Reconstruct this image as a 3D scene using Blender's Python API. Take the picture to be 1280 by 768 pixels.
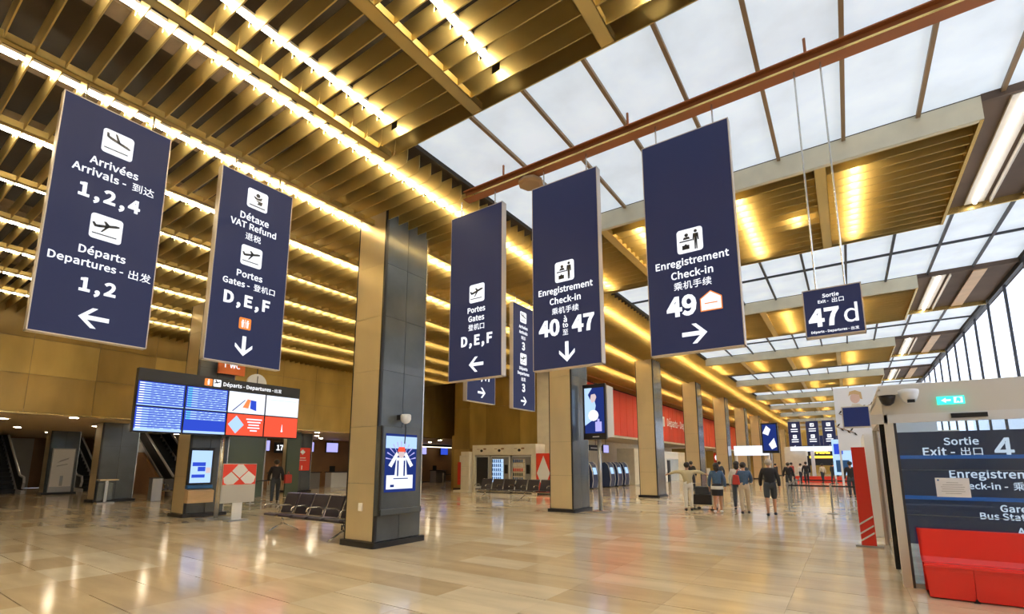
import bpy, bmesh, math, random
from mathutils import Vector, Matrix
R = math.radians
PI = math.pi
random.seed(7)
for o in list(bpy.data.objects): bpy.data.objects.remove(o)
C = bpy.context.scene.collection
S = bpy.context.scene

# ---------------------------------------------------------------- camera
cam = bpy.data.cameras.new('camera'); camo = bpy.data.objects.new('camera', cam); C.objects.link(camo)
cam.sensor_width = 36; cam.lens = 606.7/1280*36; cam.shift_y = 99.42/1280
cam.clip_start = .05; cam.clip_end = 400
camo.location = (0, 0, 1.65)
camo.rotation_euler = (R(90+9.066), 0, R(34.48))
S.camera = camo
# ---------------------------------------------------------------- world, exposure
w = bpy.data.worlds.new('sky'); S.world = w; w.use_nodes = True
w.node_tree.nodes['Background'].inputs[0].default_value = (.80, .86, 1, 1)
w.node_tree.nodes['Background'].inputs[1].default_value = 2.2
S.view_settings.view_transform = 'Standard'; S.view_settings.look = 'None'
S.view_settings.exposure = 0.5; S.view_settings.gamma = 1
STRIP = 64.0      # fluorescent strips above the gold fins
SKY = 0.45        # daylight diffuser panels
DOWN = 50.0       # downlights under the gallery
def area(name, loc, sx, sy, power, col, rot=(0, 0, 0)):
    l = bpy.data.lights.new(name, 'AREA'); l.shape = 'RECTANGLE'; l.size = sx; l.size_y = sy; l.energy = power; l.color = col
    o = bpy.data.objects.new(name, l); C.objects.link(o); o.location = loc; o.rotation_euler = rot; return o

# ---------------------------------------------------------------- materials
M = {}
def mat(n, col, rough=.5, metal=0, emit=0, ecol=None, noise=0, nscale=(3, 3, 3), bump=0, coat=0, spec=.5):
    m = bpy.data.materials.new(n); m.use_nodes = True; nt = m.node_tree; b = nt.nodes['Principled BSDF']
    b.inputs['Base Color'].default_value = (*col, 1); b.inputs['Roughness'].default_value = rough
    b.inputs['Metallic'].default_value = metal; b.inputs['Specular IOR Level'].default_value = spec
    if coat: b.inputs['Coat Weight'].default_value = coat; b.inputs['Coat Roughness'].default_value = .08
    if emit:
        b.inputs['Emission Color'].default_value = (*(ecol or col), 1); b.inputs['Emission Strength'].default_value = emit
    if noise:
        g = nt.nodes.new('ShaderNodeNewGeometry'); mp = nt.nodes.new('ShaderNodeMapping'); mp.inputs['Scale'].default_value = nscale
        tx = nt.nodes.new('ShaderNodeTexNoise'); tx.inputs['Scale'].default_value = 1; tx.inputs['Detail'].default_value = 5
        nt.links.new(g.outputs['Position'], mp.inputs['Vector']); nt.links.new(mp.outputs[0], tx.inputs['Vector'])
        mr = nt.nodes.new('ShaderNodeMapRange'); mr.inputs[1].default_value = .3; mr.inputs[2].default_value = .7
        mr.inputs[3].default_value = 1-noise; mr.inputs[4].default_value = 1+noise
        nt.links.new(tx.outputs['Fac'], mr.inputs[0])
        vm = nt.nodes.new('ShaderNodeVectorMath'); vm.operation = 'SCALE'; vm.inputs[0].default_value = col
        nt.links.new(mr.outputs[0], vm.inputs['Scale']); nt.links.new(vm.outputs[0], b.inputs['Base Color'])
        if emit:
            vm2 = nt.nodes.new('ShaderNodeVectorMath'); vm2.operation = 'SCALE'; vm2.inputs[0].default_value = ecol or col
            nt.links.new(mr.outputs[0], vm2.inputs['Scale']); nt.links.new(vm2.outputs[0], b.inputs['Emission Color'])
        if bump:
            bp = nt.nodes.new('ShaderNodeBump'); bp.inputs['Strength'].default_value = bump; bp.inputs['Distance'].default_value = .01
            nt.links.new(tx.outputs['Fac'], bp.inputs['Height']); nt.links.new(bp.outputs[0], b.inputs['Normal'])
    M[n] = m; return m
def lamp_mat(n, col, s):
    m = bpy.data.materials.new(n); m.use_nodes = True; nt = m.node_tree; nt.nodes.clear()
    e = nt.nodes.new('ShaderNodeEmission'); e.inputs[0].default_value = (*col, 1); e.inputs[1].default_value = s
    o = nt.nodes.new('ShaderNodeOutputMaterial'); nt.links.new(e.outputs[0], o.inputs[0]); M[n] = m; return m
def glass_mat(n, tint=(.9, .95, .95), refl=.12, alpha=.85):
    m = bpy.data.materials.new(n); m.use_nodes = True; nt = m.node_tree; nt.nodes.clear()
    t = nt.nodes.new('ShaderNodeBsdfTransparent'); t.inputs[0].default_value = (*[c*alpha for c in tint], 1)
    g = nt.nodes.new('ShaderNodeBsdfGlossy'); g.inputs['Roughness'].default_value = .03
    f = nt.nodes.new('ShaderNodeFresnel'); f.inputs[0].default_value = 1.5
    ad = nt.nodes.new('ShaderNodeMath'); ad.use_clamp = True; ad.operation = 'ADD'; ad.inputs[1].default_value = refl-.04; nt.links.new(f.outputs[0], ad.inputs[0]) if refl >= 0 else setattr(ad.inputs[0], 'default_value', .06); ad.inputs[1].default_value = refl-.04 if refl >= 0 else 0
    mx = nt.nodes.new('ShaderNodeMixShader'); nt.links.new(ad.outputs[0], mx.inputs[0]); nt.links.new(t.outputs[0], mx.inputs[1]); nt.links.new(g.outputs[0], mx.inputs[2])
    o = nt.nodes.new('ShaderNodeOutputMaterial'); nt.links.new(mx.outputs[0], o.inputs[0]); M[n] = m; return m
mat('gold', (.62, .465, .17), .42, .88, noise=.10, nscale=(.6, .6, 2))
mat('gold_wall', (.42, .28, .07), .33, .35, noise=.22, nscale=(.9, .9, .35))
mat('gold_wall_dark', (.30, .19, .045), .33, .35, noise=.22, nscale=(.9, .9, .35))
mat('brass', (.70, .58, .36), .30, .40, noise=.07, nscale=(1, 1, .4))
mat('brass_trim', (.75, .55, .20), .25, .9)
mat('cream_metal', (.62, .57, .42), .4, .2, noise=.06)
mat('dark_stone', (.075, .088, .098), .22, 0, noise=.25, nscale=(1, 1, 1), coat=.3)
mat('black', (.012, .012, .014), .35)
mat('black_soft', (.02, .018, .02), .7)
mat('deck', (.030, .019, .010), .8, noise=.35, nscale=(.8, .8, .8))
mat('concrete', (.16, .11, .06), .8, noise=.2)
mat('brown_bay', (.10, .065, .045), .75, noise=.25, nscale=(1, 1, 1))
mat('brown_beam', (.30, .095, .022), .5, .1)
mat('skylight', (.5, .52, .54), .6, 0, SKY, (.74, .87, 1.0), noise=.09, nscale=(1.1, 1.1, 1.1))
mat('mullion', (.28, .18, .09), .5, .2)
mat('mullion_dark', (.035, .035, .04), .5)
mat('grey_metal', (.42, .42, .42), .35, .7)
mat('steel', (.62, .61, .58), .25, .9)
mat('warm_steel', (.66, .62, .54), .38, .15)
mat('header_grey', (.70, .69, .66), .4)
mat('alu', (.72, .71, .74), .3, .2)
mat('white', (.80, .80, .78), .5)
mat('pale_grey', (.50, .49, .47), .5)
mat('cream', (.74, .68, .54), .5, noise=.06)
mat('navy', (.012, .016, .050), .55, 0, .30, (.030, .038, .11), spec=.25)
mat('sign_edge', (.62, .55, .48), .4, .3)
lamp_mat('sign_text', (.93, .95, 1), .92)
lamp_mat('panel_text', (.85, .88, .95), .8)
mat('panel_navy', (.02, .03, .06), .4, 0, .5, (.016, .028, .065))
mat('blue_band', (.02, .12, .35), .4, 0, .6, (.01, .10, .32))
lamp_mat('sign_orange', (.95, .28, .06), .8)
mat('navy_flat', (.02, .022, .03), .4)
mat('red', (.80, .022, .012), .33, coat=.4)
mat('red_wall', (.62, .045, .016), .45, noise=.12, nscale=(2, .6, .3))
mat('red_poster', (.80, .055, .028), .4)
mat('orange', (.85, .18, .03), .5)
mat('white_paint', (.85, .85, .85), .45)
mat('wood_tan', (.62, .43, .25), .45, noise=.12, nscale=(2, 2, 8))
mat('brown_wall', (.32, .17, .075), .5, noise=.3, nscale=(.4, .4, .6))
mat('soffit', (.60, .46, .28), .55)
mat('leather', (.030, .024, .034), .38)
mat('denim', (.055, .11, .20), .8, noise=.2, nscale=(30, 30, 30))
mat('beige_cloth', (.60, .50, .36), .8)
mat('white_cloth', (.72, .68, .60), .8)
mat('tan_cloth', (.52, .44, .26), .8)
mat('black_cloth', (.016, .014, .016), .8)
mat('slate_cloth', (.035, .042, .055), .8)
mat('skin', (.50, .27, .17), .55)
mat('hair_dark', (.02, .013, .01), .6)
mat('face_print', (.72, .50, .40), .6)
mat('hair_blond', (.62, .42, .20), .7)
mat('hair_grey', (.42, .36, .30), .7)
mat('bag_red', (.42, .03, .02), .6)
mat('blue_machine', (.02, .045, .14), .3, coat=.3)
mat('green_glass', (.085, .115, .08), .2)
mat('smoke_brown', (.36, .22, .10), .5)
lamp_mat('tube_light', (1, .91, .70), STRIP)
lamp_mat('tube_dim', (1, .91, .70), STRIP*.33)
lamp_mat('tube_white', (1, .93, .88), 6)
lamp_mat('downlight', (1, .86, .62), DOWN)
lamp_mat('cornice_light', (1, .86, .62), 2.5)
lamp_mat('scr_blue', (.03, .07, .55), .9)
lamp_mat('scr_light', (.45, .66, 1), .85)
lamp_mat('scr_white', (.80, .85, 1), .95)
lamp_mat('scr_teal', (.10, .55, .75), .9)
lamp_mat('scr_red', (.95, .10, .05), .85)
lamp_mat('scr_orange', (.95, .25, .08), .9)
lamp_mat('scr_purple', (.42, .40, .85), .9)
lamp_mat('scr_navy', (.015, .03, .16), .9)
lamp_mat('scr_skin', (.70, .55, .55), .8)
lamp_mat('exit_green', (.05, .75, .55), 1.3)
lamp_mat('green_led', (.05, 1, .35), 4)
lamp_mat('yellow_sign', (1, .62, .06), 1.6)
mat('scr_off', (.005, .012, .06), .35, 0, .4, (.008, .022, .11))
mat('blue_stripe', (.02, .12, .35), .4)
glass_mat('glass', (.86, .93, .95), .10, .92)
glass_mat('door_glass', (.80, .88, .94), .07, .95)
glass_mat('window_glass', (.95, .97, 1), -1, .97)
# polished floor tiles: every tile has its own tone, with soft veins
def floor_mat():
    m = bpy.data.materials.new('floor_tile'); m.use_nodes = True; nt = m.node_tree; b = nt.nodes['Principled BSDF']; L = nt.links.new
    g = nt.nodes.new('ShaderNodeNewGeometry')
    dv = nt.nodes.new('ShaderNodeVectorMath'); dv.operation = 'DIVIDE'; dv.inputs[1].default_value = (1.235, .6175, 1)
    off = nt.nodes.new('ShaderNodeVectorMath'); off.operation = 'ADD'; off.inputs[1].default_value = (8.16+24.7, -2.33+12.35, 0)
    fl = nt.nodes.new('ShaderNodeVectorMath'); fl.operation = 'FLOOR'; wn = nt.nodes.new('ShaderNodeTexWhiteNoise'); wn.noise_dimensions = '2D'
    L(g.outputs['Position'], off.inputs[0]); L(off.outputs[0], dv.inputs[0]); L(dv.outputs[0], fl.inputs[0]); L(fl.outputs[0], wn.inputs['Vector'])
    cr = nt.nodes.new('ShaderNodeValToRGB'); e = cr.color_ramp.elements
    e[0].color = (.60, .46, .285, 1); e[1].color = (.80, .68, .49, 1)
    a = e.new(.35); a.color = (.67, .53, .34, 1); a = e.new(.7); a.color = (.71, .575, .385, 1)
    L(wn.outputs['Value'], cr.inputs[0])
    mp = nt.nodes.new('ShaderNodeMapping'); mp.inputs['Scale'].default_value = (.5, 2.2, 1); L(g.outputs['Position'], mp.inputs[0])
    tx = nt.nodes.new('ShaderNodeTexNoise'); tx.inputs['Scale'].default_value = 1.6; tx.inputs['Detail'].default_value = 6; L(mp.outputs[0], tx.inputs['Vector'])
    mr = nt.nodes.new('ShaderNodeMapRange'); mr.inputs[1].default_value = .3; mr.inputs[2].default_value = .7; mr.inputs[3].default_value = .86; mr.inputs[4].default_value = 1.12; L(tx.outputs['Fac'], mr.inputs[0])
    sc = nt.nodes.new('ShaderNodeVectorMath'); sc.operation = 'SCALE'; L(cr.outputs[0], sc.inputs[0]); L(mr.outputs[0], sc.inputs['Scale']); L(sc.outputs[0], b.inputs['Base Color'])
    b.inputs['Roughness'].default_value = .13; b.inputs['Specular IOR Level'].default_value = .95; b.inputs['IOR'].default_value = 1.6
    t2 = nt.nodes.new('ShaderNodeTexNoise'); t2.inputs['Scale'].default_value = 2.2; t2.inputs['Detail'].default_value = 2; L(g.outputs['Position'], t2.inputs['Vector'])
    bp = nt.nodes.new('ShaderNodeBump'); bp.inputs['Strength'].default_value = .02; bp.inputs['Distance'].default_value = .02; L(t2.outputs['Fac'], bp.inputs['Height']); L(bp.outputs[0], b.inputs['Normal'])
    M['floor'] = m
floor_mat()

# ---------------------------------------------------------------- mesh helpers
class MB:
    def __init__(s): s.v = []; s.f = []
    def box(s, x0, x1, y0, y1, z0, z1):
        n = len(s.v); s.v += [(x, y, z) for x in (x0, x1) for y in (y0, y1) for z in (z0, z1)]
        s.f += [tuple(n+i for i in q) for q in ((0,1,3,2),(4,6,7,5),(0,4,5,1),(2,3,7,6),(0,2,6,4),(1,5,7,3))]; return s
    def hexa(s, pts):
        n = len(s.v); s.v += [tuple(p) for p in pts]
        s.f += [tuple(n+i for i in q) for q in ((0,1,3,2),(4,6,7,5),(0,4,5,1),(2,3,7,6),(0,2,6,4),(1,5,7,3))]; return s
    def prism(s, poly, axis, d0, d1):
        n = len(s.v); k = len(poly)
        def P(a, b, d): return (d, a, b) if axis == 0 else ((a, d, b) if axis == 1 else (a, b, d))
        s.v += [P(a, b, d0) for a, b in poly]+[P(a, b, d1) for a, b in poly]
        s.f += [tuple(range(n, n+k))[::-1], tuple(range(n+k, n+2*k))]+[(n+i, n+(i+1) % k, n+k+(i+1) % k, n+k+i) for i in range(k)]; return s
    def tube(s, pts, r, n=8, caps=True):
        pts = [Vector(p) for p in pts]; rings = []; rr = r if isinstance(r, (list, tuple)) else [r]*len(pts)
        up = None
        for i, p in enumerate(pts):
            d = (pts[min(i+1, len(pts)-1)]-pts[max(i-1, 0)]).normalized()
            if up is None: up = Vector((0, 0, 1)) if abs(d.z) < .9 else Vector((1, 0, 0))
            a = d.cross(up).normalized(); b = a.cross(d).normalized(); up = b
            base = len(s.v); rings.append(base)
            for k in range(n):
                t = 2*PI*k/n; s.v.append(tuple(p+(a*math.cos(t)+b*math.sin(t))*rr[i]))
        for i in range(len(rings)-1):
            for k in range(n):
                s.f.append((rings[i]+k, rings[i]+(k+1) % n, rings[i+1]+(k+1) % n, rings[i+1]+k))
        if caps: s.f += [tuple(rings[0]+k for k in range(n))[::-1], tuple(rings[-1]+k for k in range(n))]
        return s
    def lathe(s, prof, c=(0, 0, 0), n=16):
        rings = []
        for (r, z) in prof:
            rings.append(len(s.v)); s.v += [(c[0]+r*math.cos(2*PI*k/n), c[1]+r*math.sin(2*PI*k/n), c[2]+z) for k in range(n)]
        for i in range(len(rings)-1):
            s.f += [(rings[i]+k, rings[i]+(k+1) % n, rings[i+1]+(k+1) % n, rings[i+1]+k) for k in range(n)]
        s.f += [tuple(rings[0]+k for k in range(n))[::-1], tuple(rings[-1]+k for k in range(n))]; return s
    def ball(s, c, r, n=10, sq=(1, 1, 1)):
        return s.lathe_s([(max(.001, math.sin(PI*i/n)), -math.cos(PI*i/n)) for i in range(n+1)], c, r, sq)
    def lathe_s(s, prof, c, r, sq, n=12):
        rings = []
        for (a, z) in prof:
            rings.append(len(s.v)); s.v += [(c[0]+r*sq[0]*a*math.cos(2*PI*k/n), c[1]+r*sq[1]*a*math.sin(2*PI*k/n), c[2]+r*sq[2]*z) for k in range(n)]
        for i in range(len(rings)-1):
            s.f += [(rings[i]+k, rings[i]+(k+1) % n, rings[i+1]+(k+1) % n, rings[i+1]+k) for k in range(n)]
        return s
    def mesh(s, name, m, smooth=False):
        me = bpy.data.meshes.new(name); me.from_pydata(s.v, [], s.f); me.materials.append(M[m] if isinstance(m, str) else m)
        if smooth: me.polygons.foreach_set('use_smooth', [True]*len(me.polygons))
        me.update(); return me
    def build(s, name, m, parent=None, smooth=False, bevel=0, loc=None):
        o = bpy.data.objects.new(name, s.mesh(name, m, smooth)); C.objects.link(o)
        if parent: o.parent = parent
        if loc: o.location = loc
        if bevel:
            b = o.modifiers.new('bevel', 'BEVEL'); b.width = bevel; b.segments = 2; b.limit_method = 'ANGLE'
        return o
def inst(name, me, parent=None, loc=(0, 0, 0), rot=(0, 0, 0)):
    o = bpy.data.objects.new(name, me); C.objects.link(o); o.location = loc; o.rotation_euler = rot
    if parent: o.parent = parent
    return o
def tag(o, label=None, cat=None, group=None, kind=None):
    if label: o['label'] = label
    if cat: o['category'] = cat
    if group: o['group'] = group
    if kind: o['kind'] = kind
    return o
def thing(name, label, cat, loc=(0, 0, 0), rz=0, group=None):
    o = bpy.data.objects.new(name, None); o.empty_display_size = .1; C.objects.link(o); o.location = loc; o.rotation_euler = (0, 0, rz)
    return tag(o, label, cat, group)
def struct(name, mb, m, parent=None, **k):
    o = mb.build(name, m, parent, **k)
    if parent is None: o['kind'] = 'structure'
    return o
def copy_tree(o, parent=None, loc=None, label=None):
    c = o.copy(); C.objects.link(c)
    if parent: c.parent = parent
    if loc: c.location = loc
    if label: c['label'] = label
    for ch in list(o.children): copy_tree(ch, c)
    return c
def rr(x0, x1, z0, z1, r, n=4):
    p = []
    for (cx, cz, a) in ((x1-r, z1-r, 0), (x0+r, z1-r, 90), (x0+r, z0+r, 180), (x1-r, z0+r, 270)):
        for i in range(n+1):
            t = R(a+90*i/n); p.append((cx+r*math.cos(t), cz+r*math.sin(t)))
    return p
def disc(cx, cz, r, n=16, sx=1, sz=1): return [(cx+sx*r*math.cos(2*PI*i/n), cz+sz*r*math.sin(2*PI*i/n)) for i in range(n)]
TXT = {}
import os
FONT = None
try:
    fp = os.path.join(bpy.utils.system_resource('DATAFILES'), 'fonts', 'Noto Sans CJK Regular.woff2')
    FONT = bpy.data.fonts.load(fp)
except Exception: FONT = None
def text(s, cx, cz, width, parent, m='sign_text', y=-.075, name='lettering', bold=.007, align='C', depth=.004, tilt=0, maxh=None):
    if any(ord(ch) > 0x2E80 for ch in s): bold = .001
    key = (s, bold)
    if key not in TXT:
        cu = bpy.data.curves.new('t', 'FONT'); cu.body = s; cu.font = FONT or cu.font; cu.align_x = 'LEFT'; cu.size = 1; cu.offset = bold; cu.resolution_u = 3; cu.space_character = 1.12 if ',' in s else 1.01; cu.extrude = .01
        o = bpy.data.objects.new('t', cu); C.objects.link(o); dg = bpy.context.evaluated_depsgraph_get(); dg.update()
        me = bpy.data.meshes.new_from_object(o.evaluated_get(dg)); bpy.data.objects.remove(o)
        v = [(p.co.x, p.co.y, p.co.z) for p in me.vertices]; f = [tuple(p.vertices) for p in me.polygons]
        x0 = min(a[0] for a in v); x1 = max(a[0] for a in v); y0 = min(a[1] for a in v); y1 = max(a[1] for a in v)
        TXT[key] = (v, f, x0, x1, y0, y1)
    v, f, x0, x1, y0, y1 = TXT[key]; k = width/(x1-x0)
    if maxh: k = min(k, maxh/(y1-y0))
    ox = cx-(x0+x1)/2*k if align == 'C' else cx-x0*k
    mb = MB(); mb.v = [(ox+a*k, y-depth if c > 0 else y, cz+(b-(y0+y1)/2)*k) for a, b, c in v]; mb.f = list(f)
    return mb.build(name, m, parent)

# ================================================================ STRUCTURE
ZF = 6.96      # underside of the gold fins
ZP = 7.34      # daylight panels
ZD = 8.0       # deck above
XW = -23.94    # gold gallery wall
COF = [(.9, 5.2)]+[(9.74+8.85*k, 13.80+8.85*k) for k in range(0, 10)]+[(-8.0, -3.7)]   # coffers in Y
SKYL = [(5.2, 9.74)]+[(13.80+8.85*k, 18.59+8.85*k) for k in range(0, 9)]+[(-3.7, .9)]
YEND = 97.5
# floor
fl = struct('floor', MB().box(-47, 9, -9, 100, -.3, -.012), 'black_soft')
def prj(x, y, z):
    cyw, syw = math.cos(R(34.48)), math.sin(R(34.48)); cp, sp = math.cos(R(9.066)), math.sin(R(9.066))
    d = (x, y, z-1.65); fw = (-syw*cp, cyw*cp, sp); r = (cyw, syw, 0); u = (syw*sp, -cyw*sp, cp)
    dw = sum(a*b for a, b in zip(d, fw))
    if dw < .3: return (-9999, -9999, 0)
    return (640+606.7*sum(a*b for a, b in zip(d, r))/dw, 483.42-606.7*sum(a*b for a, b in zip(d, u))/dw, dw)
tiles = []
TX, TY = 1.235, .6175
for i in range(-32, 14):
    x0 = -8.16+TX*i
    if x0 < -46.5: continue
    col = (i//2) % 2
    for j in range(-17, 157):
        y0 = 2.33+TY*j
        if x0 < -25 and y0 > 45: continue
        if x0 < XW-8 and y0 > 24: continue
        lo = .007 if (j+col) % 2 == 0 else .0012
        hi = .007 if (j+1+col) % 2 == 0 else .0012
        tiles.append((x0, y0, lo, hi))
def tscore(t):
    px, py, d = prj(t[0]+TX/2, t[1]+TY/2, 0)
    if px < -60 or px > 1330 or py > 800: return 1e6
    return d
tiles.sort(key=tscore)
cache = {}
for t in tiles[:300]:
    k = (t[2], t[3])
    if k not in cache: cache[k] = MB().box(.0012, TX-.0012, t[2], TY-t[3], -.012, 0).mesh('floor_tile', 'floor')
    inst('floor_tile', cache[k], fl, (t[0], t[1], 0))
mb = MB()
for t in tiles[300:]: mb.box(t[0]+.0012, t[0]+TX-.0012, t[1]+t[2], t[1]+TY-t[3], -.012, 0)
mb.build('floor_tile', 'floor', fl)['kind'] = 'stuff'

# ceiling deck + fins
ce = MB()
ce.box(-24.2, -5.9, -9, 100, ZD, ZD+.2)
for a, b in COF: ce.box(-5.9, 2.2, max(a, -9), b, ZD, ZD+.2)
ce.box(-5.9, 9, -9, -8.0, ZF+.4, ZF+.6)
ceiling = struct('ceiling', ce, 'deck')
def fin_poly(x0, x1, nots, rounded=False):
    p = [(x0, ZF)]+([(x1-.11, ZF), (x1-.03, ZF+.03), (x1, ZF+.10)] if rounded else [(x1, ZF)])+[(x1, ZF+.34)]
    for n in sorted(nots, reverse=True): p += [(n+.075, ZF+.34), (n+.075, ZF+.19), (n-.075, ZF+.19), (n-.075, ZF+.34)]
    return p+[(x0, ZF+.34)]
NL = (-6.75, -9.0, -11.2, -13.3, -15.6, -17.8, -20.0, -22.2); NR = (-5.75, -3.65, -1.45, -.5, .58)
PL = fin_poly(XW+.05, -6.05, NL, True); PR = fin_poly(-6.04, 2.14, NR); PA = fin_poly(-13.5, -6.05, NL[:4], True)
# fins of the left zone have a rounded lower corner at their free end; notches take the strip lights
fin_left = MB().prism(PL, 1, -.008, .008).mesh('ceiling_fin', 'gold')
fin_right = MB().prism(PR, 1, -.008, .008).mesh('ceiling_fin', 'gold')
FS = .295; n_ind = 0; rest = MB()
k = -43
while True:
    y = 4.91+FS*k; k += 1
    if y > YEND: break
    inblock = y > 24.2
    if y < 46 and not inblock: inst('ceiling_fin', fin_left, ceiling, (0, y, 0)); n_ind += 1
    else: rest.prism(PA if inblock else PL, 1, y-.008, y+.008)
for ci, (a, b) in enumerate(COF):
    n = int(round((b-a-.1)/FS)) if ci else 0
    ys = [4.91-FS*q for q in range(0, 14)] if ci == 0 else [a+.12+(b-a-.24)*q/(13) for q in range(14)]
    for y in ys:
        if ci <= 7: inst('ceiling_fin', fin_right, ceiling, (0, y, 0)); n_ind += 1
        else: rest.prism(PR, 1, y-.008, y+.008)
o = rest.build('ceiling_fin', 'gold', ceiling); o['kind'] = 'stuff'
# longitudinal flanges: shallow gold troughs the fins sit on
def flange(x, y0, y1, wd=.11):
    m = MB(); m.box(x-wd, x+wd, y0, y1, ZF-.012, ZF-.001)
    m.box(x-wd, x-wd+.008, y0, y1, ZF-.012, ZF+.10); m.box(x+wd-.008, x+wd, y0, y1, ZF-.012, ZF+.10); return m
for x in (-8.35, -10.5, -12.6): flange(x, -8, YEND, .045).build('ceiling_flange', 'gold', ceiling)
for x in (-14.7, -16.8, -18.9, -21.0): flange(x, -8, 24.2, .045).build('ceiling_flange', 'gold', ceiling)
flange(-6.2, -4, 5.2, .07).build('ceiling_flange', 'gold', ceiling)
for ci, (a, b) in enumerate(COF):
    for x in (-4.2, -2.07, .03): flange(x, a, b, .095).build('ceiling_flange', 'gold', ceiling)
# boxes closing each coffer: gold edge plates, cream fascia towards the skylight
for ci, (a, b) in enumerate(COF):
    MB().box(-6.02, 2.2, b-.02, b, ZF-.02, ZP+.1).build('fascia', 'gold', ceiling)
    if ci: 
        MB().box(-6.0, 2.2, a-.02, a, ZF-.02, ZP-.01).build('fascia', 'cream_metal', ceiling)
        MB().box(-6.0, 2.2, a, a+.06, ZF-.025, ZF-.005).build('fascia_lip', 'cream_metal', ceiling)
    MB().box(-5.9, 2.2, b-.06, b-.02, ZP+.1, ZD).build('closing_plate', 'deck', ceiling)
    MB().box(-5.9, 2.2, a, a+.04, ZP, ZD).build('closing_plate', 'deck', ceiling)
    MB().box(2.15, 2.2, a, b, ZF-.03, ZD).build('fascia', 'brass_trim', ceiling)
    # brown service bay on the window side
    MB().box(2.2, 4.4, a, b, ZF+.30, ZF+.42).build('bay_soffit', 'brown_bay', ceiling)
    if ci: MB().box(2.2, 4.4, a-.03, a+.03, ZF+.26, ZF+.40).build('bay_edge', 'brown_bay', ceiling)
    MB().box(2.2, 4.4, b-.04, b, ZF+.16, ZF+.36).build('bay_edge', 'brass_trim', ceiling)
# hung concrete-coloured ducts above the left fins
for x in (-7.45, -9.6, -11.7, -15.8, -19.9):
    MB().box(x-.17, x+.17, -4, 24 if x < -13 else 90, 7.55, 7.75).build('duct', 'concrete', ceiling)
# side closing plate between left zone and skylights
for a, b in SKYL:
    MB().box(-5.98, -5.93, a, b, ZF+.32, ZD).build('side_plate', 'deck', ceiling)
# skylight panels (each pane its own object) and bars
mx = [-5.93, -4.64, -3.62, -2.60, -1.60, -.59, .42, 1.44, 2.45, 3.46, 4.40]
for si, (a, b) in enumerate(SKYL):
    mid = 7.0 if si == 0 else (a+b)/2
    for i in range(len(mx)-1):
        for (p, q) in (((a, mid), (mid, b)) if si else ((a, b),)):
            MB().box(mx[i]+.02, mx[i+1]-.02, p+.015, q-.015, ZP+.01, ZP+.03).build('skylight_panel', 'skylight', ceiling)
    m = MB()
    for x in mx[1:-1]:
        MB().box(x-.028, x+.028, a, b, ZP-.06, ZP).build('glazing_bar', 'mullion' if si == 0 else 'mullion_dark', ceiling)
    if si: MB().box(-5.9, 4.4, mid-.025, mid+.025, ZP-.05, ZP+.008).build('glazing_bar', 'mullion_dark', ceiling)
    MB().box(-5.95, 4.4, a-.02, b+.02, ZP+.05, ZP+.10).build('skylight_backing', 'white', ceiling)
# rust brown beam carrying the signs
bm_ = thing('sign_beam', 'rust brown steel beam crossing under the nearest skylight', 'beam', (0, 6.99, 6.9))
MB().box(-5.93, 4.4, -.10, .10, 0, .02).build('bottom_flange', 'brown_beam', bm_)
MB().box(-5.93, 4.4, -.02, .02, .02, .16).build('web', 'brown_beam', bm_)
MB().box(-5.93, 4.4, -.09, .09, .16, .18).build('top_flange', 'brown_beam', bm_)
MB().box(-5.93, 4.4, -.105, -.10, .0, .03).build('edge_lip', 'brass_trim', bm_)

# strip lights above the fins
GR = 'strip lights above the gold fins'
def strip(x, y0, y1, label, name='strip_light', n=None, m='tube_light'):
    t = thing(name, label, 'light', (x, y0, ZF+.215), 0)
    MB().box(-.06, .06, 0, y1-y0, .06, .10).build('housing', 'white', t)
    L = y1-y0; n = max(1, int(L/1.5)); tb = MB()
    for k in range(n): tb.tube([(0, k*L/n+.04, .03), (0, (k+1)*L/n-.04, .03)], .021, 6)
    tb.build('tube', m, t)
order = ['nearest', 'second', 'third', 'fourth', 'fifth', 'sixth', 'seventh', 'eighth', 'ninth', 'tenth', 'eleventh', 'rearmost']
for x, l in ((-6.75, 'first'), (-9.0, 'second'), (-11.2, 'third')):
    strip(x, -8, YEND, 'long strip light above the gold fins, %s row left of the skylights' % l)
for x, l in ((-13.3, 'fourth'), (-15.6, 'fifth'), (-17.8, 'sixth'), (-20.0, 'seventh'), (-22.2, 'eighth')):
    strip(x, -8, 24, 'strip light above the gold fins, %s row left of the skylights' % l, m='tube_dim')
for x in (-5, -2.5, 0, 2.5, 4.2): MB().tube([(x, 0, .18), (x, 0, .46)], .02, 6).build('hanger', 'brown_beam', bm_)
for ci, (a, b) in enumerate(COF):
    for x, l in ((-5.75, 'leftmost'), (-3.65, 'second from left'), (-1.45, 'third from left'), (.58, 'rightmost')):
        strip(x, a+.35, b-.35, 'strip light in the %s gold coffer between skylights, %s' % (order[ci], l))
    if ci: strip(-.5, (a+b)/2-.25, (a+b)/2+.25, 'short lamp in the %s gold coffer between skylights' % order[ci], 'short_lamp')
    # window-side fluorescent fixtures
    if 0 < ci < 8:
        t = thing('fluorescent_light', 'white fluorescent fitting in the %s brown bay by the window wall' % order[ci], 'light', (2.72, a, ZF+.28))
        MB().box(-.16, .16, .05, b-a-.12, -.02, .02).build('tray', 'warm_steel', t)
        MB().tube([(0, .12, -.05), (0, b-a-.2, -.05)], .035, 8).build('tube', 'tube_white', t)
        MB().box(.75, 1.05, .05, b-a-.12, -.05, -.02).build('tan_strip', 'wood_tan', t)
        MB().box(.24, .27, .05, b-a-.12, -.08, .02).build('reflector_lip', 'warm_steel', t)
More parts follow.
